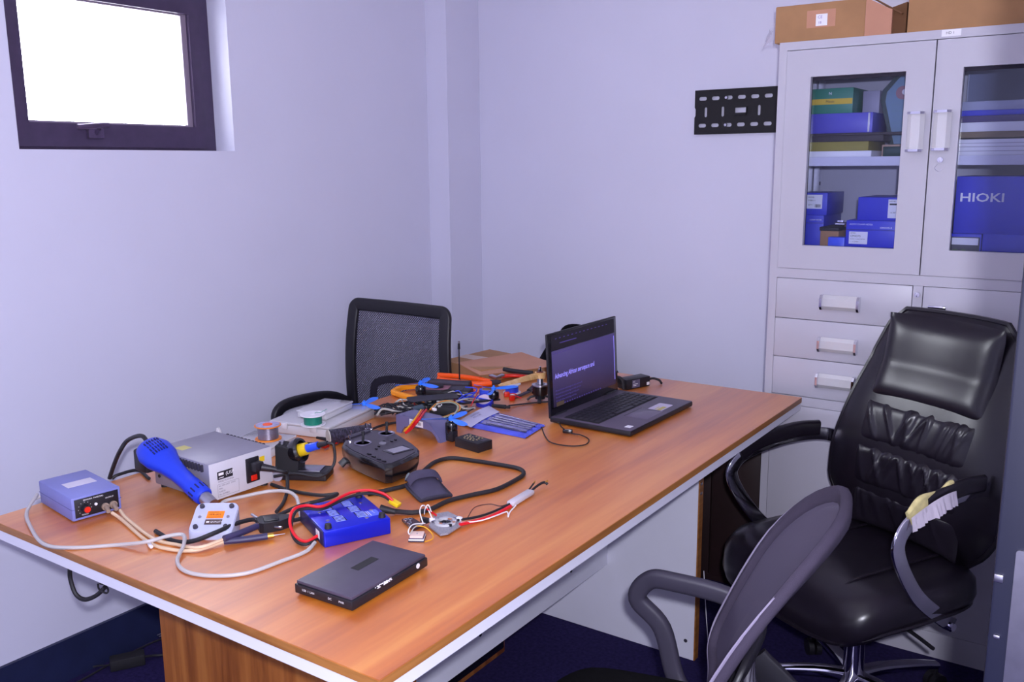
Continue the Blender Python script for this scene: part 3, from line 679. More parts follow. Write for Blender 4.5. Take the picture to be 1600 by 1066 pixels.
def hwid(v):
    for (a, b), (c, d) in zip(WT_, WT_[1:]):
        if v <= c: 
            q = (v-a)/(c-a); return b+(d-b)*(q*q*(3-2*q) if False else q)
    return WT_[-1][1]
def bc(u, v, off=0):
    z = .47+.63*v; y = .205+.085*v+.045*v*v-.035*math.sin(PI*min(1, v*1.3))+off-.03*u*u
    return V((u*hwid(v), y, z))
def bolster(a, b):
    u = a*2-1; pad = .05*(1-abs(u)**4)*(1-(2*b-1)**8)
    return bc(u, b, -pad*.9-.01)
g = G(); g.grid(bolster, 28, 40, thick=.0)
g.grid(lambda a, b: bc(1-2*a, b, .035*(1-abs(2*a-1)**6)*(1-(2*b-1)**10)), 28, 40); bb = g.part('backrest', LEATH, ec, ang=75)
g = G(); rim = [bc(1, k/30) for k in range(31)]+[bc(1-2*k/16, 1) for k in range(1, 16)]+[bc(-1, 1-k/30) for k in range(31)]+[bc(-1+2*k/16, 0) for k in range(1, 16)]
g.sweep([p+V((0, -.006, 0)) for p in rim], circ(.008, 6), None, True); g.part('edge_piping', LEATH, bb)
def pillow(name, v0, v1, u0, u1, h, wr, seed):
    rr = random.Random(seed); ks = [(rr.uniform(.08, .92), rr.uniform(-.10, .10), rr.uniform(.5, 1), rr.uniform(.012, .03)) for _ in range(11)]
    def fn(a, b):
        u = u0(v0+(v1-v0)*b)*(1-2*a)*-1 if False else (2*a-1)*u0; v = v0+(v1-v0)*b
        ed = (1-abs(2*a-1)**9)*(1-abs(2*b-1)**7)
        wv = 0
        if wr:
            for c_, sl, w_, wd_ in ks: wv += w_*math.exp(-((a-c_-sl*(b-.5)*2)/wd_)**2)
            wv *= wr*ed*(.25+.75*b)
        p = bc(u*(.258/hwid(v))*.98 if True else u, v); 
        return p+V((0, -.040-h*ed-wv, 0))
    g = G(); g.grid(fn, 70, 24); return g.part(name, LEATH, bb, ang=80)
pillow('headrest_panel', .605, .985, .72, 0, .026, 0, 1)
pillow('gathered_panel', .405, .60, .72, 0, .018, .013, 2)
pillow('gathered_panel', .205, .40, .72, 0, .018, .013, 5)
pillow('lower_panel', .02, .20, .72, 0, .016, .005, 9)
def armside(s):
    x = s*.285-.03
    bar = [V((s*.25-.03, .10, zs-.13)), V((x-s*.01, .02, zs-.08)), V((x, -.09, zs+.01)), V((x+s*.012, -.175, zs+.11)), V((x+s*.012, -.165, zs+.17)), V((x+s*.006, -.09, zs+.205)), V((x, .04, zs+.222)), V((x-s*.012, .16, zs+.214)), V((s*.262, .245, zs+.20))]
    for p in bar[3:8]: p.z += .022
    g = G(); g.sweep(catmull(bar, 7), rrect(.040, .010, .003, 2), (0, 0.001, 0) if False else (s, 0, 0)); a = g.part('arm', CHROME, ec, ang=50)
    pad = [V((x+s*.012, -.155, zs+.19)), V((x+s*.006, -.09, zs+.222)), V((x, .04, zs+.240)), V((x-s*.006, .13, zs+.236))]
    for p in pad: p.z += .022
    if s < 0:
        g = G(); g.sweep(catmull(pad, 7), rrect(.048, .022, .010, 3), (s, 0, 0)); g.part('arm_pad', LEATH, a, ang=50)
    else:
        g = G(); g.sweep(catmull(pad[1:], 7), rrect(.044, .018, .008, 3), (s, 0, 0)); g.part('arm_pad', LEATH, a, ang=50)
        rr = random.Random(4); FOAM = mat('yellowed_foam', '#d9cb8e', .8, var=.2, vs=40, bump=.4, bs=120)
        g = G(); g.sweep(catmull([V((x+.012, -.150, zs+.222)), V((x+.008, -.10, zs+.246)), V((x, -.03, zs+.264)), V((x-.002, .01, zs+.268))], 7), rrect(.050, .014, .006, 3), (s, 0, 0), scale=lambda q: .8+.45*math.sin(q*7)*math.sin(q*PI)); g.part('torn_foam', FOAM, a, ang=60, label='torn yellowish foam and lining on the arm pad')
        g = G(); rj = [0.0]*41
        for k in range(41): rj[k] = rr.uniform(-.012, .010) if k % 3 == 0 else rj[k-1]*.6
        def flap(a_, b_):
            jag = rj[int(b_*39.99)]
            return V((x+.018+(.014+jag)*a_, -.15+.15*b_, zs+.226+.042*math.sin(b_*1.5)-.022*a_*a_-.012*a_))
        g.grid(flap, 5, 40); g.part('torn_lining', mat('pale_lining', '#c6bccb', .8, var=.1), a, ang=60)
    g = G(); g.cyl((s*.25-.03, .08, zs-.125), (s*.27-.03, .08, zs-.125), .010, n=12); g.part('arm_bolt', CHROME, a)
armside(-1); armside(1)
g = G(); g.cyl((0, 0, .10), (0, 0, .34), .028, n=20); g.part('gas_lift_cover', CHROME, ec)
g = G(); g.cyl((0, 0, .30), (0, 0, zs-.13), .018); g.box((0, 0, zs-.135), (.2, .22, .03), .006); g.tube([(.05, 0, zs-.13), (.2, -.02, zs-.135), (.27, -.03, zs-.14)], .005, 6); g.part('tilt_mechanism', BLK, ec)
star_base(ec, .30, .075, CHROME, a0=.2)

# ------------------------------------------------------------------ things on the desk
def cable(name, label, pts, r, m, cat='cable', n=8, sm=7, group=None):
    g = G(); g.tube(pts, r, n, sm); return g.top(name, m, label, cat, pts[0], group)
def onT(px, h=0.0): return tp(px[0], px[1], h)
def path(L): return [tp(*q) for q in L]

# black recorder box near the front edge
t = thing('recorder_box', 'flat black recorder box with scuffed edge near the front of the desk', 'electronics box', (1.465, -1.785, T), math.radians(2.5))
g = G(); g.box((0, 0, .012), (.132, .205, .017), .002); g.part('case', BLK, t)
g = G(); g.box((0, 0, .0235), (.126, .20, .006), .0015); ld = g.part('lid', mat('dusty_black', '#453e50', .5, var=.12, vs=25), t)
sticker(ld, frame((-.006, .012, .0266), (0, 1, 0), (-1, 0, 0)), .056, .018, BLKM, INK, name='emblem_plate', label='darker rectangular plate')
g = G(); g.cyl((.0661, .073, .015), (.0668, .073, .015), .0048, n=16); g.part('round_sticker', WHITE, t)
g = G()
for k in range(26):
    a, b = random.gauss(0, .010), random.random(); g.box((.0668-.002*b, -.018+a, .018+.004*b), (.0012, random.uniform(.001, .009), random.uniform(.0006, .002)), mx=None)
g.part('scuff', WHITE, t, False, kind='stuff')
g = G()
for x, s in ((-.048, 'USB  1'), (-.03, 'LAN'), (.012, 'DC'), (.036, 'PWR')): text_into(g, s, .0055, frame((x, -.1029, .013), (1, 0, 0), (0, 0, 1)))
g.part('print', PAPER, t)
g = G()
for x in (-.05, .05):
    for y in (-.085, .085): g.cyl((x, y, 0), (x, y, .004), .006, n=10)
g.part('foot', RUB, t)

# small blue grey control box on the left edge
t = thing('control_box', 'small blue grey control box with red knob at the left corner of the desk', 'electronics box', (.692, -1.861, T), math.radians(-8))
BG = mat('blue_grey_plastic', '#7a7fc0', .5)
g = G(); g.box((0, 0, .0275), (.172, .104, .051), .003); g.part('case', BG, t)
g = G(); g.box((0, 0, .0273), (.173, .105, .0012)); g.part('seam', mat('bg_dark', '#5d6098', .6), t)
g = G(); g.box((.0865, 0, .028), (.002, .092, .040), .0005); fpn = g.part('front_panel', BLK, t)
g = G(); g.cyl((.087, -.026, .026), (.100, -.026, .026), .009, .008, 20); kb = g.part('knob', BLK, fpn)
g = G(); g.cyl((.100, -.026, .026), (.102, -.026, .026), .0065, n=16); g.part('knob_cap', REDP, kb, label='red knob cap')
g = G(); g.cyl((.087, -.003, .029), (.090, -.003, .029), .003, n=12); g.part('indicator', WHITE, fpn)
for y in (.016, .033):
    g = G(); g.cyl((.087, y, .018), (.092, y, .018), .008, n=16); g.cyl((.092, y, .018), (.112, y-.004, .014), .0055, .0045, 12); g.part('jack', mat('jack_tan', '#9a8576', .4), fpn)
g = G()
for a in range(9):
    q = -2.2+a*.55; g.box((.0877, -.026+.0135*math.sin(q), .026+.0135*math.cos(q)), (.0006, .001, .001))
text_into(g, 'REWORK TWEEZERS', .0045, frame((.0877, -.028, .0435), (0, 1, 0), (0, 0, 1))); text_into(g, 'POWER', .004, frame((.0877, -.033, .0125), (0, 1, 0), (0, 0, 1))); text_into(g, 'OUTPUT', .0045, frame((.0877, .018, .036), (0, 1, 0), (0, 0, 1)))
g.part('print', PAPER, fpn)
sticker(t, frame((-.002, .002, .0531), (0, 1, 0), (-1, 0, 0)), .062, .036, mat('cream_label', '#cfcada', .6), INK, label='pale blank sticker on the lid')
g = G(); g.tube([(-.086, -.03, .02), (-.10, -.04, .012), (-.105, -.06, .006)], .003, 8); g.part('cord_exit', GREYC, t)

# hot air station
st_ = thing('hot_air_station', 'grey metal hot air rework station box with black power socket', 'rework station', (.826, -1.612, T), math.radians(-2))
SM = mat('station_grey', '#8f8c9c', .4, .25, var=.04, vs=30); SP = mat('station_panel', '#c9c6ce', .45)
g = G(); g.box((0, 0, .051), (.212, .17, .086), .004); g.part('cover', SM, st_)
g = G(); g.box((.1055, 0, .050), (.003, .168, .084), .001); fpn = g.part('rear_panel', SP, st_)
g = G()
for k in range(11): g.box((-.03+k*.0115, -.084, .082), (.005, .012, .016), .001)
for k in range(11): g.box((-.055+k*.0135, .0835, .0885), (.007, .006, .012), .001)
g.part('vent_slot', GAP, st_, kind='stuff')
g = G(); g.cyl((-.085, -.0855, .03), (-.085, -.087, .03), .004, n=12); g.cyl((.02, -.0855, .03), (.02, -.087, .03), .004, n=12); g.part('screw', BLK, st_)
for x in (-.09, .09):
    for y in (-.07, .07):
        g = G(); g.cyl((x, y, 0), (x, y, .009), .009, n=12); g.part('foot', RUB, st_)
g = G(); g.box((.1085, .028, .052), (.005, .036, .058), .004); sk = g.part('power_socket', BLK, fpn)
g = G(); g.box((.112, .028, .034), (.004, .016, .013), .0015); g.part('red_switch', REDP, sk)
g = G(); g.box((.122, .030, .062), (.022, .025, .022), .004); g.cyl((.13, .036, .06), (.152, .06, .052), .009, .006, 12); g.part('plug', BLK, sk)
sticker(fpn, frame((.1073, -.045, .062), (0, 1, 0), (0, 0, 1)), .040, .018, INK, PAPER, [('(USP', .011, .001, .001)], [(-.017, .0, .013, .006), (-.017, -.006, .013, .0015)], label='black and white maker plate')
g = G(); text_into(g, 'MADE IN CHINA', .0055, frame((.1073, -.064, .048), (0, 1, 0), (0, 0, 1)))
for k, s in enumerate(('AC 220V-240V   550W', '50Hz', 'FUSE 5A', 'No. 20190825')): text_into(g, s, .0046, frame((.1073, -.063, .038-k*.0065), (0, 1, 0), (0, 0, 1)))
fr_ = frame((.1073, -.066, .0), (0, 1, 0), (0, 0, 1))
for x, y, a, b in ((0, .042, .056, .0005), (0, .0135, .056, .0005), (0, .0135, .0005, .029), (.0555, .0135, .0005, .029)): g.add([(x, y, 0), (x+a, y, 0), (x+a, y+b, 0), (x, y+b, 0)], [(0, 1, 2, 3)], fr_)
g.part('print', mat('grey_ink', '#5b5766', .7), fpn)
sticker(fpn, frame((.1073, .056, .07), (0, 1, 0), (0, 0, 1)), .014, .012, YELLOW, INK, name='yellow_tag')
sticker(st_, frame((-.045, -.045, .0942), (0, 1, 0), (-1, 0, 0)), .026, .030, mat('pale_yellow', '#cfc77a', .6), INK, name='yellow_sticker')
g = G(); g.box((-.118, -.092, .066), (.05, .042, .052), .006); g.box((-.088, -.075, .058), (.05, .03, .018), .004); g.part('gun_holder', BLK, st_, label='black plastic gun holder')

# hot air gun resting across the station
A = V((.752, -1.722, T+.108)); B = V((.985, -1.737, T+.026)); ax = (B-A).normalized()
gun = thing('hot_air_gun', 'blue hot air gun handle leaning against the grey station', 'hot air gun', (A+B)/2)
o_ = (A+B)/2; upv = V((0, -.25, .97)); sd = ax.cross(upv).normalized(); nn = sd.cross(ax)
def gring(s, a, b, n=20, off=0): 
    c = A-o_+ax*s+nn*off; return [c+sd*(a*math.cos(2*PI*i/n))+nn*(b*math.sin(2*PI*i/n)) for i in range(n)]
g = G(); g.loft([gring(-.014, .020, .013), gring(-.004, .031, .022), gring(.02, .039, .028), gring(.05, .037, .026), gring(.085, .025, .020), (gring(.12, .020, .0185)), gring(.16, .019, .018), gring(.168, .0205, .0195), gring(.212, .0205, .0195), gring(.216, .018, .017)]); g.part('handle', BLUEPL, gun, ang=50)
g = G()
for i in range(4):
    for j in range(6):
        c = A-o_+ax*(.012+i*.012)+sd*(-.016+j*.0062)+nn*(.0262 if abs(j-2.5) < 2 else .0242)
        g.box((0, 0, 0), (.0085, .0026, .003), mx=frame(c, ax, sd))
for i in range(7):
    q = -.2+i*.55; c = A-o_+ax*.195+sd*(.0206*math.cos(q))+nn*(.0196*math.sin(q)); g.box((0, 0, 0), (.016, .003, .002), mx=frame(c, ax, ax.cross(sd*math.cos(q)+nn*math.sin(q))))
g.part('air_slot', mat('slot_navy', '#0b1458', .7), gun, kind='stuff')
g = G(); c0 = A-o_+ax*.214; g.cyl(c0, c0+ax*.034, .0145, .0135, 20); g.part('nozzle', SILVER, gun)
g = G(); g.tube([A-o_+ax*.0, A-o_-ax*.03+V((0, 0, .012)), tp(200, 688, .108)-o_, tp(187, 706, .08)-o_, tp(178, 727, .04)-o_, tp(171, 748, .006)-o_], .005, 10); g.part('hose', BLK, gun)

# twin beige leads to the tweezer grips
fpw = lambda L: [tp(*q) for q in L]
tw = thing('hot_tweezers', 'soldering tweezers with beige leads and dark blue grips beside the plug', 'tweezers', tp(350, 845))
o_ = V(tw.location)
J1 = V((.813, -1.862, T+.012)); J2 = V((.816, -1.845, T+.012))
for k, (J, L) in enumerate(((J1, [(190, 812, .006), (230, 846, .004), (262, 858, .004), (305, 860, .005), (352, 846, .007)]), (J2, [(200, 812, .008), (240, 842, .004), (275, 851, .004), (310, 856, .011), (352, 842, .012)]))):
    g = G(); g.tube([p-o_ for p in [J]+fpw(L)], .0036, 8); g.part('lead', BEIGE, tw)
g = G(); g.tube([p-o_ for p in fpw([(233, 850, .006), (235, 853, .007), (237, 855, .006)])], .0038, 6); g.part('cable_tie', WHITE, tw)
for L, tip in (([(350, 846, .008), (382, 843, .008), (418, 838, .008)], (436, 834, .006)), ([(350, 842, .016), (378, 832, .016), (402, 822, .014)], (420, 815, .012))):
    P = [p-o_ for p in fpw(L)]; g = G(); g.tube(P, .0065, 10); gr = g.part('grip', mat('navy_heat_shrink', '#332d52', .5), tw)
    d_ = (P[-1]-P[-2]).normalized(); g = G(); g.cyl(P[-1], P[-1]+d_*.012, .0052, n=12); g.part('collar', BRASS, gr)
    g = G(); g.cyl(P[-1]+d_*.012, P[-1]+d_*.034, .0012, .0004, 8); g.part('tip', SILVER, gr)

# grey mains lead of the control box
cable('power_cable', 'pale grey cable looping along the front left edge of the desk', [V((.598, -1.905, T+.022)), tp(42, 800, .010), tp(47, 822, .005), tp(68, 850, .004), tp(110, 856, .004), tp(180, 852, .004), tp(228, 847, .016), tp(262, 838, .018), tp(286, 836, .016), tp(287, 852, .012), tp(277, 876, .006), tp(290, 893, .004), tp(330, 900, .004), tp(385, 896, .004), tp(440, 877, .004), tp(478, 862, .004), tp(492, 848, .006)], .0038, GREYC)
cable('power_cable', 'pale grey cable passing in front of the station socket panel', [tp(342, 792, .012), tp(352, 783, .014), tp(380, 776, .014), tp(420, 768, .016), tp(448, 768, .018), tp(462, 776, .014), tp(467, 790, .008), tp(470, 806, .004)], .004, GREYC)
# station mains lead
cable('power_cable', 'black mains lead dropping from the station socket', [V((.972, -1.567, T+.054)), V((.992, -1.545, T+.045)), tp(448, 740, .03), tp(449, 765, .012), tp(443, 785, .005), tp(432, 800, .005)], .0042, RUB)
# black plug
t = thing('mains_plug', 'black three pin plug with long cables in the middle of the desk', 'plug', tp(420, 826), 0.0)
o_ = V(t.location); q0 = tp(398, 826)-o_; q1 = tp(452, 818)-o_; dx = (q1-q0).normalized(); a_ = math.atan2(dx.y, dx.x)
mxp = RZ(a_)
g = G(); g.prism([(-.02, -.018), (-.012, -.024), (.02, -.022), (.042, -.010), (.046, 0), (.042, .010), (.02, .022), (-.012, .024), (-.022, .016)], .0, .021, mxp); g.box((0.005, 0, .022), (.03, .03, .004), .002, mx=mxp); g.part('plug_body', BLK, t)
g = G(); g.cyl(mxp @ V((-.016, .020, .015)), mxp @ V((-.028, .044, .019)), .0028, n=8); g.cyl(mxp @ V((-.02, -.012, .012)), mxp @ V((-.034, -.012, .012)), .0026, n=8); g.cyl(mxp @ V((.01, -.022, .010)), mxp @ V((.022, -.036, .012)), .0026, n=8); g.part('pin', SILVER, t)
g = G(); g.tube([mxp @ V((-.018, .006, .014)), tp(395, 812, .014)-o_, tp(370, 818, .02)-o_, tp(335, 833, .022)-o_, tp(300, 846, .010)-o_, tp(270, 845, .005)-o_, tp(243, 830, .005)-o_], .0045, 8); g.part('cord', RUB, t)
g = G(); g.tube([mxp @ V((.044, 0, .011)), tp(465, 812, .007)-o_, tp(500, 800, .008)-o_], .0045, 8); g.part('cord', RUB, t)
cable('long_cable', 'black cable lying in front of the iron stand towards the charger', [tp(424, 757, .004), tp(455, 767, .004), tp(500, 774, .006), tp(527, 772, .01), tp(505, 781, .014), tp(470, 790, .012), tp(440, 803, .010), tp(425, 812, .01)], .0042, RUB)
cable('long_cable', 'thin black cable on the left wall side behind the control box', [tp(175, 748, .004), tp(185, 742, .01), tp(215, 735, .006), tp(233, 748, .004)], .004, RUB)

# upturned grey wedge box with orange label
t = thing('foot_switch', 'upturned pale grey wedge box with orange label and rubber feet', 'switch box', (1.062, -1.793, T), math.radians(35))
LG = mat('pale_grey_plastic', '#b9bcd6', .45, var=.05, vs=40)
w_, d_, hf, hb = .088, .070, .016, .052
def wr(k, z0): return [V((x*k, y*k, 0)) for x, y in rrect(w_, d_, .012, 3)]
def wt(k, off): return [V((x*k, y*k, off+hf+(hb-hf)*(y*k/d_+.5))) for x, y in rrect(w_, d_, .012, 3)]
g = G(); g.loft([wr(1.0, 0), wt(1.0, -.004), wt(.96, 0)]); g.part('case', LG, t, ang=25)
sl = math.atan2(hb-hf, d_); fm = lambda x, y: frame((x, y, hf+(hb-hf)*(y/d_+.5)+.0006), (1, 0, 0), (0, math.cos(sl), math.sin(sl)))
for x in (-.030, .030):
    for y in (-.024, .024):
        g = G(); g.cyl((0, 0, 0), (0, 0, .005), .0052, .0045, 14, mx=fm(x, y)); g.part('rubber_foot', DGREY, t)
    g = G(); g.cyl((0, 0, 0), (0, 0, .001), .0035, n=12, mx=fm(x*.95, 0)); g.part('screw', SILVER, t)
sticker(t, fm(.002, .005), .034, .019, mat('orange_label', '#ff8412', .5), INK, [('YFR-001', .007, -.013, .0)], [(-.014, .006, .02, .0008), (-.014, -.007, .026, .0008)])
sticker(t, fm(.002, -.012), .034, .013, mat('brown_label', '#4c3a3a', .5), PAPER, [('QUALITY', .006, -.006, 0)], [(-.014, -.002, .006, .004)])
g = G(); g.box((.046, -.03, .006), (.012, .014, .012), .002); g.cyl((.05, -.03, .006), (.066, -.030, .006), .004, n=8); g.part('connector', CLEARB, t)

# blue charger upside down
ch = thing('charger', 'blue metal charger lying upside down with red and black leads', 'charger', (1.262, -1.627, T), 0)
O = V(ch.location)
cp = [V((1.158, -1.668, 0)), V((1.295, -1.712, 0)), V((1.366, -1.595, 0)), V((1.209, -1.531, 0))]
ex = (cp[3]-cp[0]+cp[2]-cp[1]).normalized(); ch.rotation_euler = (0, 0, math.atan2(ex.y, ex.x))
# local: +x towards the far right end (0.14 long), -y towards the front
g = G(); g.box((0, 0, .017), (.138, .158, .034), .0025); g.part('case', BLUEMET, ch)
g = G(); g.box((-.0695, 0, .017), (.002, .15, .030), .0005); g.part('end_plate', mat('end_navy', '#1a1a52', .5), ch)
for x in (-.056, .056):
    for y in (-.066, .066):
        g = G(); g.cyl((x, y, .034), (x, y, .043), .0075, .006, 14); g.part('rubber_foot', RUB, ch)
lg = None
LV = mat('louvre_blue', '#8c9cff', .3, .3)
for ix in range(2):
    for iy in range(3): g = G(); g.box((-.0205+ix*.045-.002*iy, -.045+iy*.036+.0128+.0016, .0343), (.021, .030, .0008)); g.part('louvre_recess', mat('recess_navy', '#05072c', .9), ch)
for ix in range(2):
    for iy in range(3):
        for k in range(5):
            cx = -.026+ix*.045+k*.0005-.002*iy; cy_ = -.045+iy*.036+k*.0064
            m4 = TR(cx+.004, cy_, .0345)
            if lg is None:
                g = G(); g.loft([[V((-.010, -.0013, 0)), V((.010, -.0013, 0)), V((.010, .0013, 0)), V((-.010, .0013, 0))], [V((-.008, .0002, .0011)), V((.008, .0002, .0011)), V((.008, .0011, .0008)), V((-.008, .0011, .0008))]]); lg = g.part('louvre', LV, ch); lg.matrix_local = m4
            else: share(lg, ch, m4)
for k, (x, y) in enumerate(((-.045, .02), (-.045, -.03), (.046, .03), (.028, -.055), (.05, -.02), (.0, .062))):
    g = G(); g.cyl((x, y, .034), (x, y, .0352), .0038, n=12); g.part('screw', SILVER, ch)
sticker(ch, frame((.042, -.036, .0343), (0, -1, 0), (1, 0, 0)), .032, .036, mat('label_blue', '#5066e0', .5), PAPER, [('INPUT DC', .004, -.013, .008)], [(-.013, -.002, .026, .001), (-.013, -.006, .02, .001), (-.013, -.010, .024, .001)])
sticker(ch, frame((-.071, -.045, .018), (0, -1, 0), (0, 0, 1)), .022, .016, PAPER, INK, [('DC', .006, -.006, 0)])
inv = (Matrix.Translation(O) @ RZ(ch.rotation_euler.z)).inverted()
LP = lambda u, v, h: inv @ tp(u, v, h)
g = G(); g.tube([LP(497, 837, .014), LP(478, 846, .010), LP(462, 838, .014), LP(453, 818, .03), LP(458, 797, .05), LP(478, 790, .050), LP(505, 791, .046), LP(545, 771, .05), LP(575, 766, .052), LP(600, 772, .044), LP(614, 783, .03)], .0031, 10); g.part('red_lead', REDW, ch)
g = G(); g.tube([LP(497, 841, .008), LP(478, 851, .006), LP(462, 845, .006), LP(455, 825, .022), LP(462, 800, .042), LP(480, 795, .043), LP(505, 795, .04), LP(545, 777, .043), LP(575, 771, .045), LP(600, 776, .036), LP(613, 786, .024)], .003, 8); g.part('black_lead', RUB, ch)
g = G(); a, b = LP(612, 783, .028), LP(622, 789, .022); d = (b-a).normalized(); s2 = d.cross(V((0, 0, 1))).normalized(); g.box((0, 0, 0), (.024, .016, .009), .002, mx=frame((a+b)/2, d, s2)); g.part('connector', YELLOW, ch, label='yellow battery connector')
g = G(); a, b = LP(594, 795, .014), LP(618, 800, .008); g.cyl(a, b, .009, .0055, 12); g.part('strain_relief', RUB, ch)
cable('loop_cable', 'thick black cable making a wide loop on the right of the pouch', [tp(616, 799, .007), tp(645, 801, .006), tp(672, 796, .005), tp(700, 783, .005), tp(735, 774, .005), tp(775, 765, .005), tp(806, 750, .005), tp(818, 741, .005), tp(812, 733, .005), tp(785, 727, .005), tp(740, 720, .005), tp(705, 716, .005), tp(680, 722, .005), tp(662, 736, .005), tp(640, 756, .005), tp(610, 765, .005), tp(575, 772, .005)], .0052, RUB, n=10)

# RC transmitter
tx = thing('radio_transmitter', 'black radio control transmitter with two sticks and a small screen', 'transmitter', (1.065, -1.30, T))
O = V(tx.location)
top = [(.980, -1.351), (.955, -1.318), (.935, -1.275), (.940, -1.222), (.958, -1.203), (.992, -1.198), (1.03, -1.204), (1.07, -1.222), (1.12, -1.246), (1.160, -1.270), (1.180, -1.295), (1.190, -1.35), (1.190, -1.40), (1.178, -1.412), (1.15, -1.408), (1.09, -1.392), (1.03, -1.375)]
P2 = [(x-O.x, y-O.y) for x, y in top]; cxm = sum(p[0] for p in P2)/len(P2); cym = sum(p[1] for p in P2)/len(P2)
def ringz(k, z, dz=0.0): return [V((cxm+(x-cxm)*k, cym+(y-cym)*k, z+dz*(x+.1))) for x, y in P2]
g = G(); g.loft([ringz(.78, .004), ringz(.92, .010), ringz(.985, .03), ringz(1.0, .042), ringz(1.0, .05), ringz(.95, .056)]); g.part('case', BLKG, tx, ang=40)
g = G(); g.prism([(x*.9+cxm*.1, y*.9+cym*.1) for x, y in P2], .0555, .0572); fc = g.part('face_plate', mat('tx_face', '#38323f', .35), tx, ang=40)
for (u, v) in ((567, 692), (604, 677)):
    c = tp(u, v, .058)-O
    g = G(); g.lathe([(.0215, .0), (.0215, .0022), (.0185, .0022), (.0165, .0004), (.001, .0004)], 28, TR(c.x, c.y, .0568)); gb = g.part('gimbal_ring', mat('gimbal_grey', '#77728a', .3, .4), tx)
    g = G(); g.cyl((c.x, c.y, .057), (c.x+.002, c.y, .078), .0035, .003, 10); g.cyl((c.x+.002, c.y, .078), (c.x+.002, c.y, .088), .0048, .0042, 10); g.part('stick', BLK, gb)
c = tp(622, 703, .058)-O; ux = (tp(642, 704, .058)-tp(612, 712, .058)).normalized(); ux.z = 0
uy = V((-ux.y, ux.x, 0)); g = G(); g.box((0, 0, 0), (.062, .044, .002), .001, mx=frame((c.x, c.y, .0575), ux, uy)); sc = g.part('screen_bezel', BLKG, tx)
g = G(); g.box((0, 0, 0), (.047, .032, .001), mx=frame((c.x, c.y, .0588), ux, uy)); g.part('screen', mat('lcd_grey', '#8a8797', .3), sc)
for k, (u, v) in enumerate(((588, 702), (592, 698), (612, 690), (600, 690), (618, 688), (577, 710), (584, 714), (592, 718), (600, 721))):
    c = tp(u, v, .058)-O; g = G(); g.box((c.x, c.y, .0585), (.012 if k > 4 else .007, .004, .004), .001); g.part('button', BLKG, tx)
g = G(); c = tp(598, 693, .058)-O; g.cyl((c.x, c.y, .0572), (c.x, c.y, .060), .009, n=20); text_into(g, 'FS', .009, frame((c.x+.008, c.y+.006, .0604), (0, 1, 0), (-1, 0, 0))); g.part('badge', mat('badge_grey', '#7a7684', .4), tx)
c = tp(560, 679, .058)-O; g = G(); g.box((c.x, c.y, .059), (.016, .075, .004), .001, mx=None); g.part('handle_plate', mat('tx_bar', '#3b3645', .4), tx)
for u, v in ((549, 683), (547, 690), (580, 671), (573, 671)):
    c = tp(u, v, .058)-O; g = G(); g.cyl((c.x, c.y, .05), (c.x, c.y, .060), .0045, n=10); g.cyl((c.x, c.y, .06), (c.x-.003, c.y, .074), .0018, .0022, 8); g.part('toggle_switch', CHROME, tx)
c = tp(532, 727, .006)-O; d = tp(548, 716, .02)-O; g = G(); g.sweep([d, (c+d)/2+V((0, 0, .004)), c], rrect(.03, .009, .003, 2), (0, 0, 1)); g.part('carry_foot', BLK, tx)

# pouch
pc = thing('pouch', 'dark grey fabric pouch with flap leaning on the transmitter', 'pouch', (1.265, -1.362, T))
O = V(pc.location)
PF = mat('pouch_fabric', '#3e3850', .85, bump=.4, bs=500, var=.1)
q = [tp(633, 745, .03)-O, tp(684, 736, .035)-O, tp(705, 777, 0)-O, tp(658, 786, 0)-O]
def pch(a, b, lift=0.0):
    p = (q[0]*(1-a)+q[1]*a)*(1-b)+(q[3]*(1-a)+q[2]*a)*b
    e = (1-abs(2*a-1)**4); return V((p.x, p.y, p.z*(1-b)*.2+.004+lift+.026*e*(1-b*.85)*min(1, b*6+.35)))
g = G(); g.grid(lambda a, b: pch(a, b), 20, 20); g.grid(lambda a, b: V((pch(a, b).x, pch(a, b).y, .001)), 6, 6); g.part('body', PF, pc, ang=70)
rim_ = [pch(k/12, 1) for k in range(13)]+[pch(1, 1-k/12) for k in range(1, 13)]
g = G(); g.sweep([pch(0, k/12) for k in range(13)]+[pch(k/12, 1) for k in range(1, 13)]+[pch(1, 1-k/12) for k in range(1, 13)], circ(.004, 6), None); g.part('piping', mat('pouch_piping', '#2c2838', .8), pc)
g = G(); g.grid(lambda a, b: pch(.02+a*.96, b*.36-.04, .006+.006*math.sin(b*PI)), 14, 8, thick=.003); g.part('flap', PF, pc, ang=70)
g = G(); g.grid(lambda a, b: pch(.25+a*.6, b*.05+.0, .0135), 6, 2); g.part('orange_trim', mat('rust_trim', '#a0503c', .7), pc)
g = G()
for k in range(14): g.box((0, 0, 0), (.003, .010, .001), mx=frame(pch(.02+k*.006, .02, .016+.001*(k % 3)), (1, 0, 0), (0, .6, .8)))
g.part('hook_tape', mat('velcro_grey', '#6a7078', .9), pc)

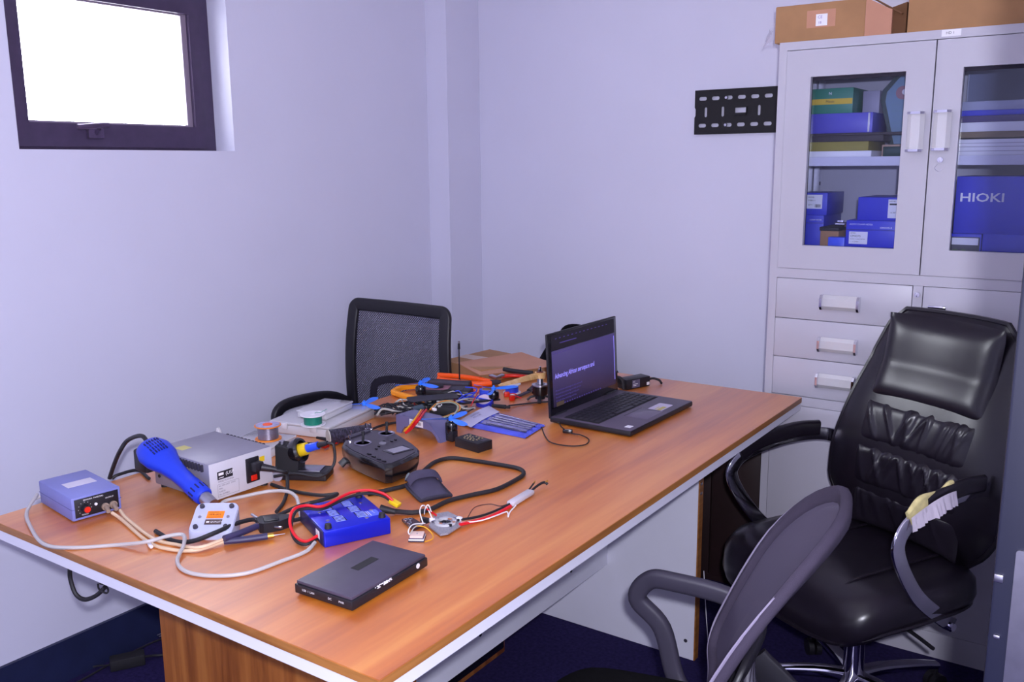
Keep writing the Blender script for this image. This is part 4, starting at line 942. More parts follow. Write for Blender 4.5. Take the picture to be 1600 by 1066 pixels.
# ------------------------------------------------------------------ soldering corner
def organizer(label, c, w_, d_, h, rz, tint, seed, rows=3, cols=5):
    t = thing('organizer_box', label, 'storage box', c, rz)
    g = G(); g.box((0, 0, h*.38), (w_, d_, h*.74), .004); g.part('tray', CLEARB, t)
    g = G(); g.box((0, 0, h*.87), (w_+.004, d_+.004, h*.24), .004); g.part('lid', CLEARB, t)
    rr = random.Random(seed)
    for i in range(cols):
        for j in range(rows):
            g = G(); g.box((-w_/2+w_*(i+.5)/cols, -d_/2+d_*(j+.5)/rows, h*.25), (w_/cols*.7, d_/rows*.7, h*.3), .003)
            g.part('small_parts', rr.choice(tint), t)
    g = G()
    for x in (-.25, .25): g.box((w_*x, -d_/2-.004, h*.7), (.022, .006, h*.5), .002)
    g.part('latch', CLEARB, t)
    return t
PT = [mat('parts_copper', '#b98d78', .5), mat('parts_pale', '#cfc4cf', .5), mat('parts_tan', '#c8a98a', .5), mat('parts_grey', '#a7a4b4', .5)]
organizer('large flat clear plastic organizer box at the left of the desk', (.668, -1.112, T), .195, .235, .036, math.radians(12), [PT[1], PT[3]], 2, 3, 4)
organizer('small clear organizer with copper bits on top of the large one', (.674, -1.110, T+.0365), .095, .14, .022, math.radians(13), [PT[0], PT[2], PT[1]], 4, 5, 2)
organizer('clear plastic box under the solder wire spool', (.705, -1.372, T), .13, .13, .030, math.radians(14), [PT[1], mat('parts_pink', '#cc9999', .5)], 6, 2, 3)
t = thing('plastic_bag', 'crumpled clear plastic bag behind the grey station', 'bag', (.635, -1.44, T))
g = G(); g.grid(lambda a, b: V(((a-.5)*.11, (b-.5)*.10, .002+(.045*math.sin(a*PI)*math.sin(b*PI))*(1+.3*math.sin(13*a+5*b))*(1+.2*math.sin(17*b)))), 16, 14); g.part('film', CLEARB, t, ang=30)
g = G(); g.box((.0, 0, .012), (.06, .05, .02), .004); g.part('contents', mat('peach_paper', '#d9a79a', .7), t)
def spool(name, label, c, r, h, wr_, hub, fm_, wm, holem=None, hubm=None):
    t = thing(name, label, 'spool', c)
    for z in (0, h-.0025):
        g = G(); g.lathe([(.004, z), (r, z), (r, z+.0025), (.004, z+.0025)], 36); g.part('flange', fm_, t)
    g = G(); g.lathe([(hub, .0025)]+[(wr_+(.0006 if k % 2 else 0), .0025+(h-.005)*k/24) for k in range(25)]+[(hub, h-.0025)], 32); g.part('wire', wm, t)
    g = G(); g.cyl((0, 0, h-.002), (0, 0, h+.0008), hub*.9, n=20); g.part('hub', hubm or fm_, t); return t
sp = spool('solder_spool', 'solder wire spool with orange flanges on a clear box', (.722, -1.360, T+.031), .034, .038, .026, .013, mat('amber_flange', '#f08a28', .4), mat('solder_wire', '#8d8794', .3, .9), hubm=ORANGE)
g = G(); g.lathe([(.012, .0382), (.031, .0382), (.031, .0388), (.012, .0388)], 32); g.part('paper_ring', mat('ring_label', '#a9a6cc', .5, var=.3, vs=60), sp); g = G(); g.cyl((0, 0, .038), (0, 0, .0402), .0125, n=24); g.part('hub_cap', ORANGE, sp)
sp = spool('wire_spool', 'white wire spool with green wire on the organizer box', (.735, -1.215, T+.037), .034, .030, .024, .009, WHITE, mat('green_wire', '#0b7f68', .4))
g = G(); g.tube([(.006, .002, .028), (.008, .004, .034), (.016, .016, .033), (.024, .03, .04)], .0007, 6); g.part('wire_end', mat('green_wire2', '#0f8a70', .4), sp)

# soldering iron stand and iron
isd = thing('iron_stand', 'black soldering iron stand with sponge tray', 'soldering stand', (.955, -1.455, T), math.radians(28))
g = G(); g.box((0, 0, .010), (.13, .062, .020), .004); g.part('base', BLK, isd)
g = G(); g.box((.005, -.0, .0215), (.085, .045, .003), .001); g.part('sponge_tray', SILVER, isd)
g = G(); g.loft([[V((-.06, -.026, .02)), V((-.005, -.026, .02)), V((-.005, .026, .02)), V((-.06, .026, .02))], [V((-.058, -.024, .05)), V((-.002, -.024, .05)), V((-.002, .024, .05)), V((-.058, .024, .05))], [V((-.058, -.024, .082)), V((-.016, -.024, .074)), V((-.016, .024, .074)), V((-.058, .024, .082))]]); g.part('holder_block', BLKM, isd, ang=25)
H0 = V((-.018, 0, .062)); hd = V((.86, -.12, .28)).normalized()
g = G(); fr_ = frame(H0, hd.orthogonal(), hd.cross(hd.orthogonal())); g.lathe([(.020, -.016), (.028, .0), (.031, .014), (.028, .020), (.0225, .020), (.020, .006), (.001, .002)], 28, fr_); g.part('holder_ring', BLKG, isd)
g = G(); g.cyl((-.05, -.0, .080), (-.05, 0, .088), .007, n=12); g.part('screw', SILVER, isd)
g = G(); g.cyl((-.052, -.037, .012), (-.052, -.031, .012), .013, n=18); g.part('rubber_wheel', mat('wheel_grey', '#a3a0b4', .5), isd)
ir = thing('soldering_iron', 'soldering iron with yellow collar and blue handle in its stand', 'soldering iron', (.955, -1.455, T), math.radians(28))
A0 = H0+hd*.004
g = G(); g.cyl(A0, A0+hd*.030, .0165, .0145, 18); g.part('foam_grip', YELLOW, ir, label='yellow foam collar')
g = G(); g.cyl(A0+hd*.028, A0+hd*.060, .0105, .0095, 16); g.part('handle', mat('iron_blue', '#2a4fe0', .4), ir)
e = A0+hd*.058; g = G(); g.cyl(e, e+hd*.028, .0075, .005, 12); g.part('strain_relief', RUB, ir)
e2 = e+hd*.028; g = G(); g.tube([e2, e2+V((.014, .0, -.006)), V((.082, -.02, .04)), V((.06, -.055, .022)), V((.0, -.058, .028)), V((-.05, -.06, .02))], .0036, 8); g.part('cord', RUB, ir)
# braided cable roll
t = thing('sleeve_roll', 'roll of black braided cable sleeve wrapped in film', 'roll', (.845, -1.19, T+.0205), math.atan2(.106, .055))
g = G(); g.cyl((-.056, 0, 0), (.056, 0, 0), .0185, n=20); g.part('core', BLK, t)
g = G()
for k in range(26): g.sweep([V((-.054+k*.0043+.002*math.sin(a), .0188*math.cos(a), .0188*math.sin(a))) for a in [2*PI*i/20 for i in range(20)]], circ(.0018, 5), None, True)
g.part('sleeve_turn', mat('sleeve_black', '#3a3446', .3, var=.9, vs=160), t, kind='stuff')
g = G(); g.cyl((-.0585, 0, 0), (-.056, 0, 0), .0205, n=20); g.part('end_disc', mat('pale_disc', '#c9c4b8', .6), t)
g = G(); g.cyl((.056, 0, 0), (.059, 0, 0), .0205, n=20); g.part('end_ring', WHITE, t)
# red probe clips
for k, (u, v, u2, v2, lb) in enumerate(((528, 690, 495, 684, 'red tipped black test clip beside the transmitter'), (512, 697, 480, 693, 'second red tipped test clip behind the iron cable'))):
    a, b = tp(u, v, .009), tp(u2, v2, .009); t = thing('test_clip', lb, 'clip', a); d = (b-a)
    g = G(); g.cyl(V((0, 0, 0)), d*.28, .0085, .0075, 12); g.part('red_boot', REDP, t); g = G(); g.cyl(d*.26, d, .006, .0035, 10); g.part('sleeve', BLK, t)
    g = G(); g.cyl(-d*.02+V((0, 0, -.006)), -d*.02+V((.004, -.016, -.006)), .002, n=8); g.part('jaw', SILVER, t)
cable('thin_cable', 'thin black cable running behind the transmitter', [tp(580, 671, .012), tp(600, 664, .006), tp(625, 660, .005), tp(650, 661, .004)], .0035, RUB)

# ------------------------------------------------------------------ quadcopter drone
dr_ = thing('quadcopter', 'racing quadcopter drone with blue three blade propellers and loose wiring', 'drone', (.875, -.865, T))
O = V(dr_.location)
CF_ = mat('carbon_black', '#1d1a22', .4, var=.2, vs=60)
C0 = V((.86, -.855, T+.03))-O
def pang(a, b, h): d = tp(*b, h)-tp(*a, h); return math.atan2(d.y, d.x)
MOT = [(V((.741, -.770, T+.044)), pang((657, 600), (618, 603), .045), -1), (V((.706, -.985, T+.022)), pang((578, 632), (601, 620), .04), -1), (V((.948, -.668, T+.034)), pang((772, 608), (751, 604), .04), -1), (V((1.068, -1.030, T+.034)), pang((705, 657), (738, 641), .06), 1)]
plate = [V((x, y, 0)) for x, y in rrect(.07, .15, .012, 3)]
ra = RZ(math.radians(-38))
for z in (-.006, .020):
    g = G(); g.prism(rrect(.062, .15, .012, 3), z, z+.0025, TR(*C0) @ ra); g.part('frame_plate', CF_, dr_)
g = G()
for x in (-.024, .024):
    for y in (-.06, .06): p = C0+ra @ V((x, y, 0)); g.cyl(p+V((0, 0, -.004)), p+V((0, 0, .02)), .003, n=8)
g.part('standoff', mat('standoff_red', '#7a2430', .4, .5), dr_)
def blade(L, wd):
    out = []
    for k in range(9):
        q = k/8; x = .006+q*L; w_ = wd*(.45+1.0*math.sin(min(1, q*1.05)*PI*.62)) * (1 if q < .93 else .6); tw_ = .55*(1-q)+.12
        out.append([V((x, w_*.5*math.cos(tw_), w_*.5*math.sin(tw_))), V((x, 0, .0016)), V((x, -w_*.5*math.cos(tw_), -w_*.5*math.sin(tw_))), V((x, 0, -.0004))])
    return out
bm_ = None
for k, (m_, a0, sg) in enumerate(MOT):
    m_ = m_-O; d = m_-C0; 
    g = G(); a_, b_ = C0+V((0, 0, -.004)), V((m_.x, m_.y, m_.z-.016)); g.sweep([a_, (a_+b_)/2, b_, b_+(b_-a_).normalized()*.016], rrect(.026, .005, .002, 1), (0, 0, 1)); g.part('arm', CF_, dr_)
    h_ = .024 if k < 3 else .032
    g = G(); g.lathe([(.002, -.014), (.0155, -.014), (.0165, -.010), (.0165, h_-.018), (.014, h_-.014), (.006, h_-.013), (.004, h_-.006)], 24, TR(*m_)); g.part('motor', BLKG, dr_)
    if k == 3:
        g = G(); g.box((0, 0, 0), (.026, .024, .030), .004, mx=TR(m_.x+.004, m_.y-.004, m_.z-.0185)); g.part('camera_pod', BLK, dr_)
    if k == 1:
        g = G(); g.cyl((m_.x+.01, m_.y, m_.z-.02), (m_.x+.012, m_.y-.006, -.0+.0), .003, .001, 6); g.part('landing_pin', BLK, dr_)
    pz = m_.z+h_-.008
    g = G(); g.lathe([(.002, 0), (.0075, 0), (.0075, .008), (.003, .011), (.003, .014), (.001, .014)], 16, TR(m_.x, m_.y, pz-.002)); hb_ = g.part('propeller_hub', PROPB, dr_)
    for j in range(3):
        mm = TR(m_.x, m_.y, pz+.002) @ RZ(a0+j*2*PI/3)
        g = G(); g.loft(blade(.073, .0135), mm); g.part('blade', PROPB, hb_, ang=70)
wc = {'red': REDW, 'yel': mat('yellow_wire', '#e8a81c', .4), 'grn': mat('green_wire3', '#22a06a', .4), 'gry': mat('grey_wire', '#b5b0a8', .5), 'blk': RUB, 'blu': mat('blue_wire', '#2b49d8', .4), 'wht': WHITE}
def wire(parent, O, L, r, m, name='wire'):
    g = G(); g.tube([tp(*q)-O for q in L], r, 6, 6); return g.part(name, m, parent)
def ywire(L, r, m_):
    g = G(); g.tube([tp(L[0][0], L[0][1], .05)-O]+[py(u, v, -1.070)-O for u, v in L[1:]], r, 6, 6); g.part('wire', m_, dr_)
ywire([(658, 641), (649, 654), (639, 667), (632, 674)], .0028, wc['yel']); ywire([(666, 640), (656, 654), (644, 669), (634, 677)], .003, wc['red']); ywire([(661, 641), (652, 654), (641, 668), (633, 676)], .0026, wc['red'])
for k, (c, r) in enumerate((('yel', .0022), ('red', .0022), ('grn', .0022), ('yel', .002), ('gry', .003), ('blk', .0026))):
    o = k*1.5
    wire(dr_, O, [(672+o, 640+o*.3, .045), (684, 630+o*.5, .05), (702, 627+o*.5, .05), (717-o*.5, 633+o*.3, .048), (718-o, 641+o*.6, .045), (704, 648+o*.4, .045), (688, 653+o*.3, .045), (674, 650, .045)], r, wc[c])
for k in range(24):
    rr = random.Random(50+k); u0, v0 = rr.uniform(585, 630), rr.uniform(632, 650)
    wire(dr_, O, [(u0, v0, .025), (u0+rr.uniform(8, 18), v0-rr.uniform(4, 12), .038), (u0+rr.uniform(22, 35), v0-rr.uniform(-4, 8), .034), (u0+rr.uniform(35, 55), v0+rr.uniform(-10, 4), .03)], rr.choice((.0018, .0024, .0034)), rr.choice((RUB, RUB, RUB, RUB, RUB, RUB, RUB, wc['gry'])))
for k in range(14):
    rr = random.Random(90+k); u0, v0 = rr.uniform(675, 715), rr.uniform(612, 645)
    wire(dr_, O, [(u0, v0, .03), (u0+rr.uniform(8, 18), v0-rr.uniform(2, 8), .038), (u0+rr.uniform(20, 35), v0+rr.uniform(-8, 8), .03), (u0+rr.uniform(30, 60), v0+rr.uniform(-4, 10), .02)], rr.choice((.0015, .002, .003)), rr.choice((RUB, RUB, wc['blk'], wc['blu'], wc['gry'])))
wire(dr_, O, [(727, 605, .05), (745, 608, .045), (735, 620, .03), (714, 628, .03), (725, 618, .035), (742, 613, .04)], .002, wc['blu'])
wire(dr_, O, [(748, 612, .03), (742, 622, .03), (736, 634, .02)], .0018, wc['red'])
g = G(); p = tp(645, 641, .04)-O; q = tp(660, 637, .042)-O; g.cyl(p, q, .010, n=16); g.part('capacitor', mat('capacitor_teal', '#3a4a58', .35), dr_)
g = G(); d = (p-q).normalized(); g.cyl(p, p+d*.001, .0095, n=16); g.part('capacitor_end', SILVER, dr_)
for k in range(9):
    rr = random.Random(30+k); u, v = rr.uniform(668, 700), rr.uniform(622, 640); p = tp(u, v, rr.uniform(.04, .05))-O
    g = G(); g.box((0, 0, 0), (.016, .008, .007), .001, mx=TR(*p) @ RZ(rr.uniform(0, 3))); g.part('plug_housing', wc['gry'] if k % 3 else WHITE, dr_)
g = G(); g.box((0, 0, .036), (.038, .038, .003), .001, mx=TR(C0.x, C0.y, 0) @ ra); g.part('circuit_board', mat('pcb_dark', '#26323c', .4), dr_)
g = G()
for k in range(10):
    rr = random.Random(k); p = C0+ra @ V((rr.uniform(-.016, .016), rr.uniform(-.016, .016), .009)); g.box(tuple(p), (.005, .004, .003))
g.part('chip', BLK, dr_, False)
g = G(); p = tp(695, 641, .036)-O; g.box((0, 0, 0), (.085, .035, .024), .006, mx=TR(p.x, p.y, p.z) @ RZ(.5)); g.part('battery_pack', BLKM, dr_)
for k in range(3):
    p = tp(592+8*k, 640+2*k, .022)-O; g = G(); g.box((0, 0, 0), (.03, .012, .012), .004, mx=TR(*p) @ RZ(.3+k*.5)); g.part('speed_controller', BLKM, dr_)

# grey arched printed bracket with barcode sticker
t = thing('arched_stand', 'grey lilac arched plastic stand with barcode sticker under the drone', 'stand', (.975, -1.058, T), math.radians(-5))
LIL = mat('lilac_grey_plastic', '#6c6890', .4)
pf = [(-.085, 0), (-.085, .050), (-.07, .052), (.022, .052), (.045, .046), (.062, .030), (.078, .014), (.086, .0), (.076, 0), (.066, .014), (.052, .025), (.03, .029), (-.03, .0265), (-.05, .022), (-.06, .012), (-.066, 0)]
g = G(); g.prism(pf, -.0015, .0015, frame((0, 0, 0), (1, 0, 0), (0, 0, 1))); g.prism(pf, -.0015, .0015, frame((0, .062, 0), (1, 0, 0), (0, 0, 1)))
out = pf[1:8]; g.loft([[V((x, 0, z)) for x, z in out]+[V((x*.985, 0, z-.003)) for x, z in reversed(out)], [V((x, .062, z)) for x, z in out]+[V((x*.985, .062, z-.003)) for x, z in reversed(out)]]); g.part('shell', LIL, t, ang=30)
sticker(t, frame((-.005, -.0018, .039), (1, 0, 0), (0, .0, 1)), .052, .017, PAPER, INK, [], barcode(-.022, -.004, .042, .009, 12, 4))

# anti static bag
bg = thing('antistatic_bag', 'blue silver antistatic bag with paper label and rods inside', 'bag', (1.10, -.82, T))
O = V(bg.location); SB = mat('antistatic_film', '#5561e2', .25, .35, var=.2, vs=30)
q = [tp(733, 668)-O, tp(775, 645)-O, tp(853, 666)-O, tp(821, 686)-O]
def bgp(a, b, k=1.0):
    p = (q[0]*(1-a)+q[3]*a)*(1-b)+(q[1]*(1-a)+q[2]*a)*b
    e = (1-abs(2*b-1)**6)*(1-abs(2*a-1)**10); return V((p.x, p.y, .001+e*(.005+.004*abs(math.sin(b*PI*4.5)))*k+.003*abs(math.sin(b*28))*(a**12)))
g = G(); g.grid(lambda a, b: bgp(a, b), 30, 30); g.part('film', SB, bg, ang=60)
g = G(); g.grid(lambda a, b: bgp(.12+a*.8, .16+.66*b)+V((0, 0, .0012)), 20, 24); g.part('clear_window', mat('silver_window', '#8f8cc0', .2, .4, var=.25, vs=70), bg, ang=60)
for k in range(5):
    g = G(); b_ = .24+k*.13; g.tube([bgp(.2, b_)+V((0, 0, .003)), bgp(.55, b_)+V((0, 0, .003)), bgp(.93, b_)+V((0, 0, .003))], .0022, 6); g.part('rod', mat('rod_grey', '#6f6c86', .25, .7), bg)
g = G(); lq = [tp(716, 662)-O, tp(764, 637)-O, tp(781, 647)-O, tp(736, 671)-O]
g.grid(lambda a, b: (lq[0]*(1-a)+lq[3]*a)*(1-b)+(lq[1]*(1-a)+lq[2]*a)*b+V((0, 0, .006+.004*math.sin(b*PI))), 4, 8, thick=.0004); lb_ = g.part('paper_header', mat('header_paper', '#c9c6e6', .6), bg)
g = G(); ux = (lq[1]-lq[0]).normalized(); uy = (lq[0]-lq[3]).normalized()
for k, s in enumerate(('SWITCH', 'M3 x 60')): text_into(g, s, .014, frame(lq[0]*.55+lq[2]*.45+V((0, 0, .0115))-ux*.028-uy*(k*.016-.012), ux, uy))
g.part('print', mat('header_ink', '#5a5788', .7), lb_)
cable('thin_cable', 'thin black cable from the laptop to the antistatic bag', [tp(846, 667, .004), tp(852, 682, .003), tp(862, 692, .003), tp(890, 697, .003), tp(914, 695, .003), tp(920, 687, .003), tp(908, 680, .003), tp(893, 677, .004), tp(878, 668, .005), tp(874, 661, .006)], .0016, RUB)
t = thing('usb_adapter', 'small black inline adapter on the thin cable beside the laptop', 'adapter', tp(887, 674, .007), .45); g = G(); g.box((0, 0, 0), (.028, .011, .010), .003); g.part('shell', BLKG, t); g = G(); g.box((0.0, -.0003, .0052), (.016, .004, .0006)); g.part('silver_strip', SILVER, t)
# black box with gold pins
t = thing('terminal_block', 'small black box with gold contacts on its lid', 'module', (1.157, -1.050, T), math.radians(-9))
g = G(); g.box((0, 0, .0125), (.088, .052, .025), .0015); g.part('case', BLK, t)
pin = None
for i in range(4):
    for j in range(5):
        if (i*3+j*5) % 7 in (0,): continue
        m4 = TR(-.03+j*.011+(i % 2)*.003, -.014+i*.010, .0256)
        if pin is None: g = G(); g.box((0, 0, 0), (.0055, .003, .002), .0005); pin = g.part('gold_contact', mat('gold', '#d8c898', .3, .8), t); pin.matrix_local = m4
        else: share(pin, t, m4)
g = G(); g.box((.032, .008, .0253), (.014, .02, .001)); g.part('plate', DGREY, t)

# ------------------------------------------------------------------ far end clutter
t = thing('brushless_motor', 'large brushless motor with tan wooden propeller beside the laptop', 'motor', (1.040, -.548, T))
g = G(); g.lathe([(.004, .022), (.024, .022), (.0255, .026), (.0255, .050), (.022, .054), (.010, .055), (.008, .058)], 32); g.part('rotor_can', BLKG, t)
g = G(); g.lathe([(.02, .0495), (.0262, .0495), (.0262, .0535), (.02, .0545)], 32); g.part('silver_band', SILVER, t)
for k in range(4):
    a = .5+k*PI/2; c, s = math.cos(a), math.sin(a); g = G(); g.sweep([V((.008*c, .008*s, .018)), V((.03*c, .03*s, .012)), V((.04*c, .04*s, .003))], rrect(.012, .006, .002, 1), (0, 0, 1)); g.part('mount_leg', BLK, t)
g = G(); g.cyl((0, 0, .008), (0, 0, .022), .016, n=20); g.part('stator_base', BLK, t)
g = G(); g.cyl((0, 0, .055), (0, 0, .074), .0105, .009, 16); g.part('shaft_collar', SILVER, t)
WP = wood('propeller_wood', '#c9995c', '#d6ab70', '#e0bd88', (30, 30, 30), .4)
def pbl(sg):
    rings = []
    for k in range(13):
        q = k/12; x = q*.185; w_ = .021*(.55+.55*math.sin(PI*min(1, q*1.1)*.75))*(1 if q < .96 else .5); th = .014*(1-q)+.002; tw_ = (.15+.5*(1-q))*(1 if q > .12 else .3)
        cc, ss = math.cos(tw_), math.sin(tw_)
        rings.append([V((sg*x, sg*(a*w_/2*cc-b*th/2*ss), .083+a*w_/2*ss*-1+b*th/2*cc-.03*q*q*0)) for a, b in ((-1, 0), (-.5, 1), (.5, 1), (1, 0), (.5, -1), (-.5, -1))])
    return rings
mp2 = RZ(pang((838, 580), (771, 597), .083))
g = G(); g.loft(pbl(1), mp2); g.loft(pbl(-1), mp2); g.cyl((0, 0, .074), (0, 0, .092), .017, n=20); pw = g.part('propeller', WP, t, ang=50)
g = G(); g.cyl((0, 0, .092), (0, 0, .094), .011, n=18); g.part('washer', mat('washer_brown', '#7a3a2a', .4, .5), t); g = G(); g.cyl((0, 0, .094), (0, 0, .102), .0065, n=6); g.cyl((0, 0, .10), (0, 0, .110), .004, n=10); g.part('prop_nut', CHROME, t)
cable('motor_lead', 'thin black lead running from the drone past the big motor', [tp(795, 634, .006), tp(812, 632, .003), tp(840, 629, .003), tp(868, 627, .003)], .0022, RUB)
t = thing('coax_plug', 'black cable plug near the drone arm pointing at the laptop', 'plug', tp(790, 636, .007), .2); g = G(); g.cyl((-.045, 0, 0), (.0, 0, 0), .005, .0065, 10); g.cyl((0, 0, 0), (.014, .002, 0), .0045, n=10); g.part('sleeve', RUB, t)
spool('wire_spool', 'white wire spool with blue wire beside the big motor', (.905, -.508, T), .029, .030, .021, .008, WHITE, mat('blue_spool_wire', '#2438c8', .4))
# antenna
t = thing('whip_antenna', 'black whip antenna standing on a magnetic base', 'antenna', (.693, -.512, T))
g = G(); g.lathe([(.001, 0), (.022, 0), (.021, .004), (.010, .010), (.006, .013), (.004, .018)], 24); g.part('magnetic_base', BLK, t)
g = G(); g.cyl((0, 0, .012), (0, 0, .126), .0024, .0022, 8); g.cyl((0, 0, .122), (0, 0, .142), .0045, .0038, 8); g.part('whip', BLK, t); g = G(); g.cyl((0, 0, .142), (0, 0, .150), .0036, n=8); g.part('tip', SILVER, t)
# tools
def tool_legs(name, label, cat, A, B, m, hm, gap=.03, hh=.012, curve=.0):
    t = thing(name, label, cat, A); d = B-A; L = d.length; d.normalize(); s = V((-d.y, d.x, 0))
    for k in (-1, 1):
        g = G(); g.sweep(catmull([d*0+s*(k*gap*.35)+V((0, 0, hh/2)), d*(L*.3)+s*(k*gap*.5)+V((0, 0, hh/2)), d*(L*.75)+s*(k*gap*.3)+V((0, 0, hh/2)), d*L+s*(k*gap*.05)+V((0, 0, hh/2))], 5), rrect(.012, hh, .004, 2), (0, 0, 1)); g.part('handle', m, t)
    g = G(); g.prism([(x, y) for x, y in [(L*1.0, -.009), (L*1.12, -.012), (L*1.3, -.004), (L*1.32, 0), (L*1.3, .004), (L*1.12, .012), (L, .009)]], .001, hh, Matrix.Rotation(math.atan2(d.y, d.x), 4, 'Z')); g.part('jaw', hm, t)
    return t
t = thing('wire_stripper', 'yellow orange handled crimping tool under the drone propeller', 'tool', tp(640, 618))
O = V(t.location)
for L in ([(614, 613, .010), (628, 606, .012), (660, 602, .012)], [(614, 613, .010), (640, 621, .012), (676, 627, .012)]):
    g = G(); g.sweep(catmull([tp(*q)-O for q in L], 5), rrect(.016, .018, .005, 2), (0, 0, 1)); g.part('grip', YORANGE, t)
g = G(); a = tp(660, 614, .01)-O; b = tp(700, 616, .008)-O; g.sweep([a, (a+b)/2, b], rrect(.04, .014, .004, 2), (0, 0, 1)); g.part('jaw', DGREY, t)
t = thing('orange_cutter', 'bright orange heavy cutter lying in front of the cardboard box', 'tool', tp(684, 588)); O = V(t.location)
for L in ([(685, 586, .014), (715, 588, .016), (745, 592, .014), (768, 597, .012)], [(685, 592, .010), (715, 597, .012), (745, 600, .010), (768, 599, .010)]):
    g = G(); g.sweep(catmull([tp(*q)-O for q in L], 5), rrect(.016, .016, .006, 3), (0, 0, 1)); g.part('handle', ORANGE, t, ang=50)
g = G(); g.cyl(tp(766, 598, .011)-O, tp(782, 597, .010)-O, .010, .007, 10); g.part('pivot', DGREY, t)
t = thing('crimp_plier', 'black and red handled plier by the wooden propeller', 'plier', tp(785, 578)); O = V(t.location)
g = G(); g.sweep(catmull([tp(*q)-O for q in ((787, 577, .052), (805, 580, .050), (832, 583, .048))], 5), rrect(.014, .014, .006, 3), (0, 0, 1)); g.part('black_handle', RUB, t, ang=50)
g = G(); g.sweep(catmull([tp(*q)-O for q in ((784, 588, .034), (805, 587, .034), (826, 589, .032))], 5), rrect(.013, .012, .005, 3), (0, 0, 1)); g.part('red_handle', REDP, t, ang=50)
g = G(); g.sweep([tp(786, 586, .040)-O, tp(776, 590, .036)-O, tp(767, 587, .036)-O], rrect(.016, .008, .002, 1), (0, 0, 1)); g.part('jaw', SILVER, t)
t = thing('drill_body', 'dark cylindrical tool lying behind the antenna', 'tool', tp(672, 597, .012)); O = V(t.location); a = V((0, 0, 0)); b = tp(733, 601, .012)-O
g = G(); g.cyl(a, b, .012, n=16); g.part('barrel', DGREY, t); d = (b-a).normalized(); g = G(); g.cyl(a-d*.004, a, .010, .012, 16); g.cyl(b, b+d*.006, .0125, n=16); g.part('end_cap', BLK, t)
t = thing('multimeter', 'black handheld meter with round dial lying behind the drone', 'meter', (.752, -.662, T), math.radians(25)); 
g = G(); g.box((0, 0, .014), (.17, .075, .026), .006); g.part('case', BLK, t); g = G(); g.box((-.025, 0, .0275), (.075, .06, .0015), .0005); pp = g.part('face', mat('meter_face', '#8a5a68', .5), t); g = G(); g.cyl((-.025, 0, .028), (-.025, 0, .034), .019, n=20); g.part('dial', BLK, pp); g = G(); g.box((.04, 0, .0275), (.04, .05, .0015), .0005); g.part('screen', DGREY, t)
t = thing('tape_roll', 'blue tape roll lying behind the drone', 'tape roll', (.868, -.592, T)); g = G(); g.lathe([(.018, 0), (.026, 0), (.026, .024), (.018, .024), (.018, 0)], 28); g.part('tape', mat('blue_tape', '#3a55e0', .4), t); g = G(); g.lathe([(.016, .0), (.018, .0), (.018, .0245), (.016, .0245), (.016, 0)], 28); g.part('core', CARD, t)
t = thing('tape_roll', 'white roll with blue rim leaning under the drone arm', 'tape roll', tp(757, 628, .012)); g = G(); g.lathe([(.012, -.01), (.028, -.01), (.028, .01), (.012, .01), (.012, -.01)], 28, RZ(.4) @ Matrix.Rotation(.5, 4, 'X')); g.part('rim', mat('deep_blue', '#2a35c0', .4), t); g = G(); g.cyl((0, 0, -.009), (0, 0, .0105), .022, n=24, mx=RZ(.4) @ Matrix.Rotation(.5, 4, 'X')); g.part('disc', mat('white_pink', '#d9c4d8', .5), t)
for k, (u, v, m_, lb) in enumerate(((721, 612, REDP, 'red connector beside the yellow one behind the drone'), (731, 615, YORANGE, 'yellow battery connector behind the drone'), (792, 620, REDP, 'red clip near the right drone propeller'), (800, 626, REDP, 'small red clip beside the brushless motor'))):
    t = thing('wire_connector', lb, 'connector', tp(u, v, 0), .4*k); g = G(); g.box((0, 0, .008), (.018, .012, .016), .003); g.part('housing', m_, t); g = G(); g.tube([(.008, 0, .008), (.022, .006, .008), (.034, -.004, .004)], .0018, 6); g.part('wire', REDW, t)
t = thing('screwdriver', 'flat dark strip tool pointing at the motor leg', 'tool', tp(802, 622)); O = V(t.location); g = G(); g.sweep([tp(800, 622, .004)-O, tp(815, 617, .006)-O, tp(828, 611, .008)-O], rrect(.014, .006, .002, 1), (0, 0, 1)); g.part('shank', DGREY, t); g = G(); g.cyl(tp(826, 611, .010)-O, tp(834, 604, .012)-O, .007, n=10); g.part('grip', BLK, t)
# cardboard box at the far left corner of the desk
t = thing('cardboard_box', 'low cardboard box with folded out flap at the far corner of the desk', 'box', (.66, -.22, T))
O = V(t.location); h_ = .040
q = [tp(693, 563, h_)-O, tp(765, 546, h_)-O, tp(868, 566, h_)-O, tp(752, 580, h_*.9)-O]
for p in q: p.z = h_
b4 = [V((p.x, p.y, .0)) for p in q]
g = G(); g.loft([b4, q]); g.part('carton_body', CARD, t)
g = G(); lq = [q[0]*.45+q[3]*.55, q[1]*.35+q[2]*.65, q[2], q[3]]
fl = [q[0]*.62+q[3]*.38+V((0, 0, .002)), q[1]*.5+q[2]*.5+V((0, 0, .010)), q[2]+V((.04, -.04, -.002)), q[3]+V((.015, -.03, -.012))]
g.loft([[p for p in fl], [p+V((0, 0, .003)) for p in fl]]); g.part('flap', CARDP, t)
g = G(); a, b, c, d = q[0]*.72+q[1]*.28, q[0]*.5+q[1]*.5, q[3]*.3+q[2]*.7, q[3]*.6+q[2]*.4
g.add([p+V((0, 0, .0012)) for p in (a, b, b*.55+c*.45, a*.55+d*.45)], [(0, 1, 2, 3)]); g.part('packing_tape', mat('tape_pale', '#c2a795', .35), t)
